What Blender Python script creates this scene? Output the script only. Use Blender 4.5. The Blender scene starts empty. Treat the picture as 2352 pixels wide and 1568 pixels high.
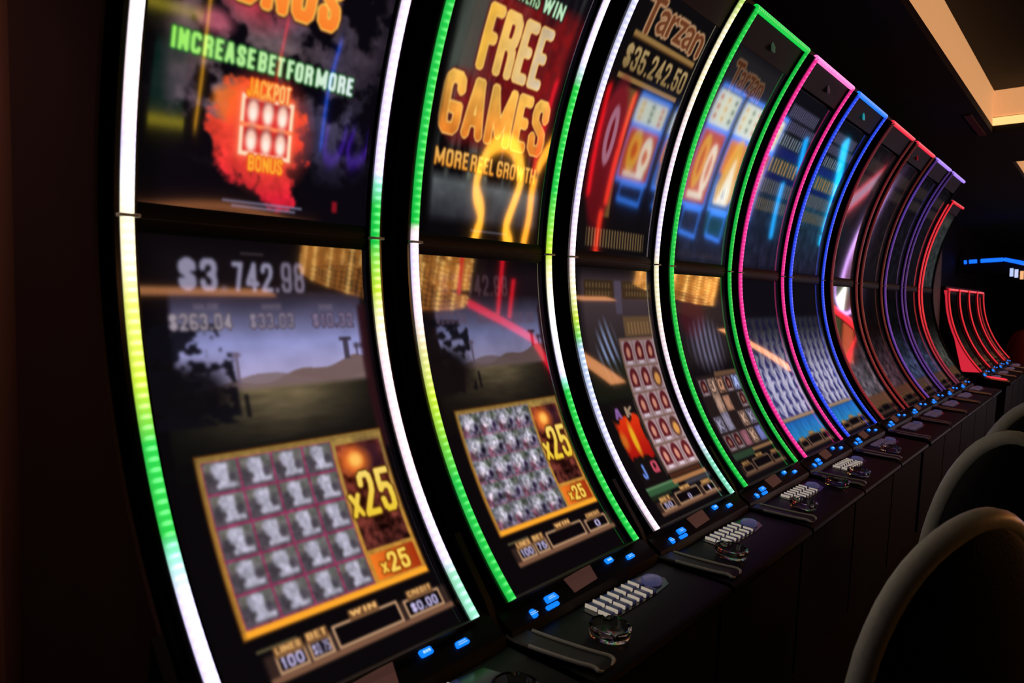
import bpy, bmesh, math, random
import numpy as np
from mathutils import Matrix, Vector

C = bpy.context.scene.collection
scn = bpy.context.scene
CZ = 1.47            # camera height above the carpet

# ------------------------------------------------------------------ camera
cam_data = bpy.data.cameras.new('camera')
cam = bpy.data.objects.new('camera', cam_data)
C.objects.link(cam)
cam_data.sensor_width = 36.0
cam_data.lens = 26.495
R_ = Vector((0.6232641849681425, -0.781953099493067, 0.009544942597144682))
U_ = Vector((0.03520246663831652, 0.040247586003319624, 0.9985694358248123))
F_ = Vector((0.7812186263003303, 0.6220365600301089, -0.05261155678492711))
rot = Matrix((R_, U_, -F_)).transposed()
cam.matrix_world = Matrix.Translation((0, 0, CZ)) @ rot.to_4x4()
cam_data.clip_start = 0.05
cam_data.dof.use_dof = True
cam_data.dof.focus_distance = 3.1
cam_data.dof.aperture_fstop = 4.4
scn.camera = cam

# ------------------------------------------------------------------ world, exposure
w = bpy.data.worlds.new('dark_room')
scn.world = w
w.use_nodes = True
w.node_tree.nodes['Background'].inputs[0].default_value = (1.0, 0.62, 0.52, 1)
w.node_tree.nodes['Background'].inputs[1].default_value = 0.006
scn.view_settings.view_transform = 'Standard'
scn.view_settings.look = 'None'
scn.view_settings.exposure = 0.0
scn.view_settings.gamma = 1.0
scn.view_settings.use_curve_mapping = False
scn.cycles.use_denoising = True
scn.cycles.max_bounces = 6
scn.cycles.sample_clamp_indirect = 6.0

# ------------------------------------------------------------------ materials
def srgb(c):
    return tuple(x / 12.92 if x <= 0.04045 else ((x + 0.055) / 1.055) ** 2.4 for x in c)

def mat(name, col, rough=0.5, metal=0.0, var=0.15, scale=40.0, emit=None, strength=0.0, ior=1.5,
        transmission=0.0, coat=0.0, bump=0.0, spec=0.5):
    m = bpy.data.materials.new(name)
    m.use_nodes = True
    nt = m.node_tree
    b = nt.nodes['Principled BSDF']
    lin = srgb(col)
    tc = nt.nodes.new('ShaderNodeTexCoord')
    nz = nt.nodes.new('ShaderNodeTexNoise')
    nz.inputs['Scale'].default_value = scale
    nz.inputs['Detail'].default_value = 3
    rp = nt.nodes.new('ShaderNodeValToRGB')
    rp.color_ramp.elements[0].color = tuple(x * (1 - var) for x in lin) + (1,)
    rp.color_ramp.elements[1].color = tuple(min(1, x * (1 + var)) for x in lin) + (1,)
    nt.links.new(tc.outputs['Object'], nz.inputs['Vector'])
    nt.links.new(nz.outputs['Fac'], rp.inputs['Fac'])
    nt.links.new(rp.outputs['Color'], b.inputs['Base Color'])
    b.inputs['Roughness'].default_value = rough
    b.inputs['Metallic'].default_value = metal
    b.inputs['IOR'].default_value = ior
    b.inputs['Specular IOR Level'].default_value = spec
    b.inputs['Transmission Weight'].default_value = transmission
    b.inputs['Coat Weight'].default_value = coat
    if emit is not None:
        b.inputs['Emission Color'].default_value = srgb(emit) + (1,)
        b.inputs['Emission Strength'].default_value = strength
    if bump:
        bp = nt.nodes.new('ShaderNodeBump')
        bp.inputs['Strength'].default_value = bump
        bp.inputs['Distance'].default_value = 0.004
        nt.links.new(nz.outputs['Fac'], bp.inputs['Height'])
        nt.links.new(bp.outputs['Normal'], b.inputs['Normal'])
    return m

def attr_mat(name, base, rough, strength, ior=1.5):
    """surface lit from within by its own per-point colours (screens, LED strips)"""
    m = bpy.data.materials.new(name)
    m.use_nodes = True
    nt = m.node_tree
    b = nt.nodes['Principled BSDF']
    at = nt.nodes.new('ShaderNodeAttribute')
    at.attribute_name = 'glow'
    b.inputs['Base Color'].default_value = base + (1,)
    b.inputs['Roughness'].default_value = rough
    b.inputs['IOR'].default_value = ior
    nt.links.new(at.outputs['Color'], b.inputs['Emission Color'])
    b.inputs['Emission Strength'].default_value = strength
    return m

BLACK_GLOSS = mat('black_gloss_plastic', (0.055, 0.045, 0.05), 0.16, ior=1.5)
BLACK_SATIN = mat('black_satin_cabinet', (0.06, 0.04, 0.045), 0.5, spec=0.2)
BLACK_DECK = mat('black_deck_laminate', (0.065, 0.042, 0.048), 0.42, scale=120, spec=0.22)
DARK_RAIL = mat('dark_bronze_rail', (0.17, 0.135, 0.125), 0.4, metal=0.2)
CHROME = mat('brushed_chrome_trim', (0.96, 0.93, 0.89), 0.35, metal=0.0)
SILVER = mat('silver_key_edge_glint', (0.92, 0.88, 0.82), 0.35, metal=0.1, emit=(0.80, 0.74, 0.66), strength=0.55)  # emission imitates light reflected on the bars; they are no lamps
SILVER_DIM = mat('silver_key_edge_faint_glint', (0.70, 0.64, 0.66), 0.35, metal=0.1, emit=(0.40, 0.32, 0.40), strength=0.4)  # weaker glow, still imitating reflected light, for the far keys
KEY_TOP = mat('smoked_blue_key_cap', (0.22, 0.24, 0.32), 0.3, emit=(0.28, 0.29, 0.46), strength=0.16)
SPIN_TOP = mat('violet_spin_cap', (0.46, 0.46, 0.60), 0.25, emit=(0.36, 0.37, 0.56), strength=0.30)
PLATE = mat('warm_glow_reader_plate', (0.50, 0.36, 0.33), 0.5, scale=200, emit=(0.40, 0.27, 0.24), strength=0.35)  # brown tone and glow imitate warm ceiling light reflected in the plate
BLUE_LIT = mat('blue_lit_button', (0.05, 0.2, 0.6), 0.3, emit=(0.06, 0.50, 1.0), strength=1.15)
WHITE_LIT = mat('white_lit_legend', (0.6, 0.7, 0.9), 0.3, emit=(0.62, 0.82, 1.0), strength=1.2)
GLASS = mat('clear_ashtray_glass', (0.93, 0.94, 0.92), 0.05, transmission=1.0, ior=1.5, var=0.02)
LEATHER = mat('black_leather', (0.085, 0.06, 0.075), 0.55, spec=0.3, bump=0.3, scale=180)
PIPING = mat('grey_chair_piping', (0.93, 0.93, 0.88), 0.34, scale=90)
RED_LEATHER = mat('red_leather', (0.42, 0.10, 0.11), 0.4, bump=0.3, scale=180)
SIDE_BROWN = mat('dark_brown_side_laminate', (0.20, 0.125, 0.125), 0.6, scale=6, spec=.1)
WALL = mat('dark_brown_wall', (0.09, 0.055, 0.055), 0.7, scale=6, spec=.2)
PILLAR = mat('brown_wood_pillar', (0.46, 0.29, 0.24), 0.55, scale=8, spec=.2)
CEIL = mat('black_ceiling_paint', (0.045, 0.035, 0.045), 0.85)
CARPET = mat('dark_patterned_carpet', (0.06, 0.04, 0.045), 0.95, var=0.6, scale=5)
COVE = mat('glowing_cove_riser', (0.75, 0.55, 0.38), 0.7, emit=(0.93, 0.66, 0.43), strength=0.72)  # riser emits in place of hidden LED light falling on it
COVE_LIP = mat('amber_cove_lamp', (0.85, 0.65, 0.4), 0.6, emit=(1.0, 0.78, 0.50), strength=1.25)
LAMP_TAPE = mat('warm_lamp_tape', (0.9, 0.7, 0.5), 0.6, emit=(1.0, 0.66, 0.42), strength=6.0)
SCREEN = attr_mat('lit_screen_glass', (0.004, 0.004, 0.005), 0.035, 1.0, 1.62)
STRIP = attr_mat('led_strip_diffuser', (0.25, 0.25, 0.25), 0.25, 1.0, 1.45)

# ------------------------------------------------------------------ small helpers
def link(name, me, m, parent=None):
    o = bpy.data.objects.new(name, me)
    C.objects.link(o)
    if m is not None and not me.materials:
        me.materials.append(m)
    if parent is not None:
        o.parent = parent
    return o

def empty(name, loc, label, cat, group=None, rz=0.0):
    o = bpy.data.objects.new(name, None)
    C.objects.link(o)
    o.location = loc
    o.rotation_euler = (0, 0, rz)
    o.empty_display_size = 0.1
    o['label'] = label
    o['category'] = cat
    if group:
        o['group'] = group
    return o

def tag(o, label, cat, group=None):
    o['label'] = label
    o['category'] = cat
    if group:
        o['group'] = group
    return o

def struct(o):
    o['kind'] = 'structure'
    return o

def smooth(me, angle=None):
    for p in me.polygons:
        p.use_smooth = True
    if angle is not None:
        me.set_sharp_from_angle(angle=angle)

def bm_mesh(bm, name, sm=True):
    me = bpy.data.meshes.new(name)
    bmesh.ops.recalc_face_normals(bm, faces=bm.faces)
    bm.to_mesh(me)
    bm.free()
    if sm:
        smooth(me, math.radians(35))
    return me

def box(bm, x0, x1, y0, y1, z0, z1, bev=0.0):
    r = bmesh.ops.create_cube(bm, size=1.0)
    vs = r['verts']
    for v in vs:
        v.co = Vector(((x0 + x1) / 2 + v.co.x * (x1 - x0), (y0 + y1) / 2 + v.co.y * (y1 - y0), (z0 + z1) / 2 + v.co.z * (z1 - z0)))
    if bev > 0:
        es = list({e for v in vs for e in v.link_edges})
        bmesh.ops.bevel(bm, geom=es, offset=bev, segments=2, affect='EDGES', profile=0.5)

def prism(bm, prof, x0, x1):
    """closed (y,z) outline extruded along x"""
    a = [bm.verts.new((x0, y, z)) for y, z in prof]
    b = [bm.verts.new((x1, y, z)) for y, z in prof]
    n = len(prof)
    for i in range(n):
        j = (i + 1) % n
        bm.faces.new((a[i], a[j], b[j], b[i]))
    bm.faces.new(a)
    bm.faces.new(list(reversed(b)))

def tube(bm, pts, r, seg=8, closed=False):
    pts = [Vector(p) for p in pts]
    n = len(pts)
    rings = []
    up = Vector((0.13, 0.31, 0.94)).normalized()
    for i, p in enumerate(pts):
        a = pts[i - 1] if (i > 0 or closed) else p
        b = pts[(i + 1) % n] if (i < n - 1 or closed) else p
        t = (b - a).normalized()
        s = t.cross(up)
        if s.length < 1e-3:
            s = t.cross(Vector((1, 0, 0)))
        s.normalize()
        u = s.cross(t).normalized()
        rr = r[i] if isinstance(r, (list, tuple)) else r
        rings.append([bm.verts.new(p + s * rr * math.cos(2 * math.pi * k / seg) + u * rr * math.sin(2 * math.pi * k / seg)) for k in range(seg)])
    m = n if closed else n - 1
    for i in range(m):
        A = rings[i]
        B = rings[(i + 1) % n]
        for k in range(seg):
            bm.faces.new((A[k], A[(k + 1) % seg], B[(k + 1) % seg], B[k]))
    if not closed:
        bm.faces.new(rings[0])
        bm.faces.new(list(reversed(rings[-1])))

def lathe(bm, prof, seg=40, cx=0, cy=0, cz=0):
    rings = []
    for r, z in prof:
        rings.append([bm.verts.new((cx + r * math.cos(2 * math.pi * k / seg), cy + r * math.sin(2 * math.pi * k / seg), cz + z)) for k in range(seg)])
    for i in range(len(rings) - 1):
        A, B = rings[i], rings[i + 1]
        for k in range(seg):
            bm.faces.new((A[k], A[(k + 1) % seg], B[(k + 1) % seg], B[k]))
    bm.faces.new(list(reversed(rings[0])))
    bm.faces.new(rings[-1])

def spline(pts, n):
    """Catmull-Rom through pts"""
    P = [np.array(p, float) for p in pts]
    P = [2 * P[0] - P[1]] + P + [2 * P[-1] - P[-2]]
    out = []
    for i in range(1, len(P) - 2):
        for k in range(n):
            t = k / n
            a, b, c, d = P[i - 1], P[i], P[i + 1], P[i + 2]
            out.append(0.5 * ((2 * b) + (c - a) * t + (2 * a - 5 * b + 4 * c - d) * t * t + (3 * b - a - 3 * c + d) * t ** 3))
    out.append(P[-2])
    return [tuple(p) for p in out]

# ------------------------------------------------------------------ room
def slab(name, x0, x1, y0, y1, z0, z1, m):
    bm = bmesh.new()
    box(bm, x0, x1, y0, y1, z0, z1)
    return struct(link(name, bm_mesh(bm, name, False), m))

slab('floor', -6, 26, -9, 4.5, -0.1, 0.0, CARPET)
slab('wall_back', -6, 26, 2.3, 2.4, 0, 3.8, WALL)
slab('wall_far', 25.9, 26, -9, 2.3, 0, 3.8, WALL)
slab('wall_rear', -6, 26, -9.1, -9, 0, 3.8, WALL)
slab('wall_near', -6.1, -6, -9, 4.5, 0, 3.8, WALL)

# ceiling soffit with recessed trays
ZC = CZ + 1.5
# slots over the row, wide trays over the aisle: (x0, x1, y0, y1, lit stretch of the back edge, lit stretch of the far end)
TR = [(0.6, 7.76, 0.25, 0.88, None, (0.25, 0.88)), (9.42, 14.4, 0.25, 0.86, None, (0.25, 0.86)),
      (2.4, 8.42, -4.75, -1.70, (2.9, 5.25), (-3.0, -2.0)), (9.9, 14.35, -4.75, -1.70, (11.8, 13.05), (-3.1, -1.70))]
bm = bmesh.new()
def holes(x0, x1, rows):
    """soffit strip between two y rows with its openings left out"""
    x = x0
    for a, b in rows:
        yield x, a
        x = b
    yield x, x1
for a, b in holes(-6, 26, [(T[0], T[1]) for T in TR[:2]]):
    box(bm, a, b, .25, .88, ZC, ZC + .06)
for a, b in holes(-6, 26, [(T[0], T[1]) for T in TR[2:]]):
    box(bm, a, b, -4.75, -1.70, ZC, ZC + .06)
box(bm, -6, 26, .88, 4.5, ZC, ZC + .06)
box(bm, -6, 26, -1.70, .25, ZC, ZC + .06)
box(bm, -6, 26, -9, -4.75, ZC, ZC + .06)
struct(link('ceiling', bm_mesh(bm, 'ceiling', False), CEIL))
bm = bmesh.new()
box(bm, -6, 26, -9, 4.5, ZC + 0.62, ZC + 0.70)
struct(link('ceiling_upper', bm_mesh(bm, 'ceiling_upper', False), CEIL))

TL_ = ['warm peach lit ceiling cove running above the near slot machines', 'warm lit ceiling cove at the right edge, beyond the first',
       'wide ceiling cove over the aisle, mirrored in the nearest machines', 'wide ceiling cove farther down the aisle, mirrored in the pink-edged machine']
def tray(k, a, b, c, d, back, end):
    t = empty('ceiling_cove', ((a + b) / 2, (c + d) / 2, ZC), TL_[k], 'cove light', 'recessed ceiling coves')
    ox, oy = (a + b) / 2, (c + d) / 2
    def part(nm, m, *q):
        bm = bmesh.new()
        box(bm, q[0] - ox, q[1] - ox, q[2] - oy, q[3] - oy, q[4], q[5])
        return link(nm, bm_mesh(bm, nm, False), m, t)
    if k < 2:
        part('side_panel', COVE, a, b, d, d + .03, .062, .36)
        part('end_panel', COVE, b, b + .03, c, d, .14, .36)
        part('end_lip', COVE_LIP, b - .02, b + .03, c, d, .062, .125)
        part('soffit_glow', PILLAR, b - .86, b + .03, d + .05, d + .10, -.012, 0)  # brown strip stands in for the cove's glow on the soffit edge
    else:
        part('side_panel', CEIL, a, b, d, d + .03, .062, .36)
        part('end_panel', CEIL, b, b + .03, c, end[0], .062, .36)
        part('end_lamp', LAMP_TAPE, b + .002, b + .36, end[0], end[1], -.012, -.001)
        part('lamp_tape', LAMP_TAPE, back[0], back[1], c - .23, c - .002, -.012, -.001)
    part('cove_lid', CEIL, a - .02, b + .04, c - .04, d + .03, .36, .40)
for k, T in enumerate(TR):
    tray(k, *T)

# added unseen spot that lifts the pillar and side panel at the left end
t = empty('fill_spot', (-.25, 1.35, ZC), 'small added spot in the ceiling left of the row, unseen, brightening the pillar', 'ceiling light')
bm = bmesh.new()
lathe(bm, [(.075, -.004), (.075, 0), (.055, 0), (.055, -.004)], 24)
link('rim', bm_mesh(bm, 'rim'), CHROME, t)
ld = bpy.data.lights.new('fill_spot_lamp', 'SPOT')
ld.energy = 45.0
ld.color = (1.0, .70, .55)
ld.spot_size = math.radians(80)
ld.spot_blend = .8
ld.shadow_soft_size = .05
lo_ = bpy.data.objects.new('fill_spot_lamp', ld)
C.objects.link(lo_)
lo_.parent = t
lo_.location = (0, 0, -.02)
lo_.rotation_euler = (math.radians(22), math.radians(-14), 0)

# brown pillar at the left end of the row
bm = bmesh.new()
box(bm, 0.550, 0.593, 1.80, 1.86, 0, 2.96, 0.004)
struct(link('trim_1', bm_mesh(bm, 'pillar'), PILLAR))
slab('wall_left', -6, 0.548, 1.85, 1.92, 0, 2.96, WALL)

# ------------------------------------------------------------------ curved face of the cabinets
SEAM = 0.150
UC = (-0.2903654814922989, 0.09041720814776952, 1.7034078612186259)
LC = (0.13698361703827988, 0.1563750819148086, 1.2750323205668976)
S_TOP, S_BOT = 1.021, -0.9366
def face(s, off=0.0):
    """point (y,z) on the concave front, s = distance along the arc from the seam, off = depth behind it"""
    yc, zc, R = UC if s >= 0 else LC
    th = math.asin((SEAM - zc) / R) + s / R
    return yc + (R + off) * math.cos(th), zc + (R + off) * math.sin(th) + CZ
PITCH, X0 = 0.72, 0.642
YB = 1.40     # machine origin (y)
def fp(s, off=0.0):
    y, z = face(s, off)
    return y - YB, z

# ------------------------------------------------------------------ painter for the lit screens
def vnoise(h, wd, cy, cx, seed, octaves=3):
    rng = np.random.RandomState(seed)
    out = np.zeros((h, wd))
    amp = 1.0
    tot = 0
    for o in range(octaves):
        gy, gx = max(2, int(cy * 2 ** o)) + 1, max(2, int(cx * 2 ** o)) + 1
        g = rng.rand(gy, gx)
        yy = np.linspace(0, gy - 1.001, h)
        xx = np.linspace(0, gx - 1.001, wd)
        yi = yy.astype(int)
        xi = xx.astype(int)
        fy = yy - yi
        fx = xx - xi
        fy = (fy * fy * (3 - 2 * fy))[:, None]
        fx = (fx * fx * (3 - 2 * fx))[None, :]
        a = g[yi][:, xi]
        b = g[yi][:, xi + 1]
        c = g[yi + 1][:, xi]
        d = g[yi + 1][:, xi + 1]
        out += amp * ((a * (1 - fx) + b * fx) * (1 - fy) + (c * (1 - fx) + d * fx) * fy)
        tot += amp
        amp *= 0.55
    return out / tot

def blur(a, r):
    r = int(round(r))
    if r < 1:
        return a
    for ax in (0, 1):
        for _ in range(2):
            p = np.pad(a, [(r + 1, r) if i == ax else (0, 0) for i in range(a.ndim)], mode='edge')
            cs = np.cumsum(p, axis=ax)
            n = a.shape[ax]
            sl1 = [slice(None)] * a.ndim
            sl2 = [slice(None)] * a.ndim
            sl1[ax] = slice(2 * r + 1, 2 * r + 1 + n)
            sl2[ax] = slice(0, n)
            a = (cs[tuple(sl1)] - cs[tuple(sl2)]) / (2 * r + 1)
    return a

def dilate(m, r):
    r = int(round(r))
    out = m.copy()
    for _ in range(r):
        p = np.pad(out, 1)
        out = np.max([p[1:-1, 1:-1], p[:-2, 1:-1], p[2:, 1:-1], p[1:-1, :-2], p[1:-1, 2:]], axis=0)
    return out

_tri = {}
def glyph_tris(s):
    if s not in _tri:
        cu = bpy.data.curves.new('lettering', 'FONT')
        cu.body = s
        cu.resolution_u = 4
        ob = bpy.data.objects.new('lettering', cu)
        C.objects.link(ob)
        me = ob.to_mesh()
        me.calc_loop_triangles()
        v = np.array([x.co[:2] for x in me.vertices])
        t = np.array([lt.vertices[:] for lt in me.loop_triangles])
        T = v[t]
        ob.to_mesh_clear()
        bpy.data.objects.remove(ob)
        bpy.data.curves.remove(cu)
        mn = T.reshape(-1, 2).min(0)
        mx = T.reshape(-1, 2).max(0)
        _tri[s] = (T - mn) / (mx - mn)
    return _tri[s]

def script_mask(s, wpx, hpx):
    """letters of s filling a box of hpx rows (row 0 = bottom) by wpx columns"""
    SS = 3
    W, H = max(2, int(wpx * SS)), max(2, int(hpx * SS))
    M = np.zeros((H, W), bool)
    for tri in glyph_tris(s):
        p = tri * (W, H)
        x0, y0 = np.floor(p.min(0)).astype(int)
        x1, y1 = np.ceil(p.max(0)).astype(int) + 1
        x0, y0, x1, y1 = max(x0, 0), max(y0, 0), min(x1, W), min(y1, H)
        if x1 <= x0 or y1 <= y0:
            continue
        X, Y = np.meshgrid(np.arange(x0, x1) + .5, np.arange(y0, y1) + .5)
        (ax, ay), (bx, by), (cx, cy) = p
        d = (by - cy) * (ax - cx) + (cx - bx) * (ay - cy)
        if abs(d) < 1e-9:
            continue
        l1 = ((by - cy) * (X - cx) + (cx - bx) * (Y - cy)) / d
        l2 = ((cy - ay) * (X - cx) + (ax - cx) * (Y - cy)) / d
        M[y0:y1, x0:x1] |= (l1 >= -1e-6) & (l2 >= -1e-6) & (l1 + l2 <= 1 + 1e-6)
    m = M.astype(float)
    m = m[:H // SS * SS, :W // SS * SS].reshape(H // SS, SS, W // SS, SS).mean((1, 3))
    return m

# heavy condensed lettering drawn from strokes (centre lines in a unit cell)
_C = [(1, .80), (.93, .96), (.72, 1), (.28, 1), (.07, .95), (0, .78)]
_Cb = [(0, .22), (.07, .05), (.28, 0), (.72, 0), (.93, .05), (1, .22)]
_O = _C + _Cb + [(1, .78)]
GLY = {
 'A': ([[(0, 0), (.40, 1), (.60, 1), (1, 0)], [(.2, .27), (.8, .27)]], 1.05),
 'B': ([[(0, 0), (0, 1), (.7, 1), (.95, .93), (1, .76), (.93, .58), (.7, .52), (0, .52)], [(.7, .52), (.95, .43), (1, .25), (.94, .06), (.7, 0), (0, 0)]], 1),
 'C': ([_C + _Cb], 1), 'D': ([[(0, 0), (0, 1), (.65, 1), (.94, .93), (1, .75), (1, .25), (.94, .07), (.65, 0), (0, 0)]], 1),
 'E': ([[(1, 1), (0, 1), (0, 0), (1, 0)], [(0, .51), (.85, .51)]], .80), 'F': ([[(1, 1), (0, 1), (0, 0)], [(0, .50), (.85, .50)]], .78),
 'G': ([_C + _Cb + [(1, .42), (.58, .42)]], 1), 'H': ([[(0, 0), (0, 1)], [(1, 0), (1, 1)], [(0, .5), (1, .5)]], 1),
 'I': ([[(.5, 0), (.5, 1)]], .42), 'J': ([[(1, 1), (1, .22), (.93, .05), (.72, 0), (.28, 0), (.07, .05), (0, .25)]], .85),
 'K': ([[(0, 0), (0, 1)], [(1, 1), (.12, .48), (1, 0)]], 1), 'L': ([[(0, 1), (0, 0), (1, 0)]], .75),
 'M': ([[(0, 0), (0, 1), (.5, .15), (1, 1), (1, 0)]], 1.38), 'N': ([[(0, 0), (0, 1), (1, 0), (1, 1)]], 1.05), 'O': ([_O], 1),
 'P': ([[(0, 0), (0, 1), (.7, 1), (.95, .93), (1, .73), (.95, .53), (.7, .46), (0, .46)]], .95), 'Q': ([_O, [(.6, .25), (1.0, -.06)]], 1),
 'R': ([[(0, 0), (0, 1), (.7, 1), (.95, .93), (1, .75), (.93, .57), (.7, .51), (0, .51)], [(.6, .51), (.95, .40), (1, .25), (1, 0)]], 1),
 'S': ([[(1, .74), (.94, .94), (.72, 1), (.28, 1), (.06, .94), (0, .78), (.08, .62), (.5, .50), (.92, .38), (1, .22), (.94, .06), (.72, 0), (.28, 0), (.06, .06), (0, .27)]], .97),
 'T': ([[(0, 1), (1, 1)], [(.5, 1), (.5, 0)]], .85), 'U': ([[(0, 1), (0, .22), (.07, .05), (.28, 0), (.72, 0), (.93, .05), (1, .22), (1, 1)]], 1),
 'V': ([[(0, 1), (.5, 0), (1, 1)]], 1), 'W': ([[(0, 1), (.22, 0), (.5, .9), (.78, 0), (1, 1)]], 1.45), 'X': ([[(0, 0), (1, 1)], [(0, 1), (1, 0)]], 1),
 'x': ([[(0, 0), (1, 1)], [(0, 1), (1, 0)]], .9),
 '0': ([_O], 1), '1': ([[(.1, .80), (.6, 1), (.6, 0)]], .62), '2': ([[(0, .76), (.06, .94), (.28, 1), (.72, 1), (.94, .94), (1, .74), (.9, .55), (.05, .06), (0, 0), (1, 0)]], .97),
 '3': ([[(0, .78), (.06, .94), (.28, 1), (.72, 1), (.94, .93), (1, .75), (.92, .57), (.6, .52), (.92, .46), (1, .25), (.94, .07), (.72, 0), (.28, 0), (.06, .06), (0, .24)]], .97),
 '4': ([[(.72, 0), (.72, 1), (0, .30), (0, .24), (1.05, .24)]], 1.02), '5': ([[(.95, 1), (.06, 1), (.02, .52), (.35, .62), (.75, .60), (.97, .50), (1, .25), (.94, .07), (.72, 0), (.28, 0), (.06, .06), (0, .25)]], .97),
 '6': ([[(1, .84), (.93, .96), (.72, 1), (.28, 1), (.07, .95), (0, .78), (0, .22), (.07, .05), (.28, 0), (.72, 0), (.93, .05), (1, .18), (1, .32), (.93, .44), (.7, .48), (.3, .48), (0, .40)]], .97),
 '7': ([[(0, 1), (1, 1), (.42, 0)]], .85), '8': ([[(.5, .52), (.1, .57), (.02, .78), (.08, .95), (.3, 1), (.7, 1), (.92, .95), (.98, .78), (.9, .57), (.5, .52), (.08, .46), (0, .24), (.07, .05), (.28, 0), (.72, 0), (.93, .05), (1, .24), (.92, .46), (.5, .52)]], .97),
 '9': ([[(1, .55), (.7, .42), (.3, .42), (.07, .46), (0, .60), (0, .78), (.07, .95), (.28, 1), (.72, 1), (.93, .95), (1, .78), (1, .22), (.93, .05), (.72, 0), (.28, 0), (.07, .05), (0, .22)]], .97),
 '$': ([[(1, .74), (.94, .90), (.72, .95), (.28, .95), (.06, .90), (0, .76), (.08, .62), (.5, .50), (.92, .38), (1, .24), (.94, .10), (.72, .05), (.28, .05), (.06, .10), (0, .27)], [(.5, 1.06), (.5, -.06)]], .97),
 '.': ([[(.5, 0), (.5, .02)]], .40), ',': ([[(.55, .02), (.35, -.14)]], .40),
}
GAP = .16
def text_mask(s, wpx, hpx, heavy=.34):
    """letters of s filling a box of hpx rows (row 0 = bottom) by wpx columns"""
    SS = 2
    W, H = max(4, int(wpx * SS)), max(4, int(hpx * SS))
    tot = sum(GLY[c][1] if c != ' ' else .45 for c in s) + GAP * (len(s) - 1)
    unit = W / tot
    tx = heavy * unit / 2
    ty = min(.10 * H, tx * 1.0)
    ty = max(ty, .05 * H)
    M = np.zeros((H, W), bool)
    x = 0.0
    for c in s:
        adv = (GLY[c][1] if c != ' ' else .45) * unit
        if c != ' ':
            i0, i1 = max(0, int(x - 2)), min(W, int(math.ceil(x + adv + 2)))
            if i1 > i0:
                X, Y = np.meshgrid(np.arange(i0, i1) + .5, np.arange(H) + .5)
                best = np.full(X.shape, 9.0)
                cw = max(adv - 2 * tx, .01)
                ch = H - 2 * ty
                for st in GLY[c][0]:
                    P = [((x + tx + a * cw) / tx, (ty + b * ch) / ty) for a, b in st]
                    for (ax, ay), (bx, by) in zip(P[:-1], P[1:]):
                        px, py = X / tx - ax, Y / ty - ay
                        dx, dy = bx - ax, by - ay
                        L = dx * dx + dy * dy + 1e-9
                        f = np.clip((px * dx + py * dy) / L, 0, 1)
                        qx, qy = np.abs(px - f * dx), np.abs(py - f * dy)
                        best = np.minimum(best, (qx ** 4 + qy ** 4) ** .25 if (abs(dx) < 1e-6 or abs(dy) < 1e-6) else np.sqrt(qx * qx + qy * qy))
                M[:, i0:i1] |= best <= 1.0
        x += adv + GAP * unit
    m = M.astype(float)
    return m[:H // SS * SS, :W // SS * SS].reshape(H // SS, SS, W // SS, SS).mean((1, 3))

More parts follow.
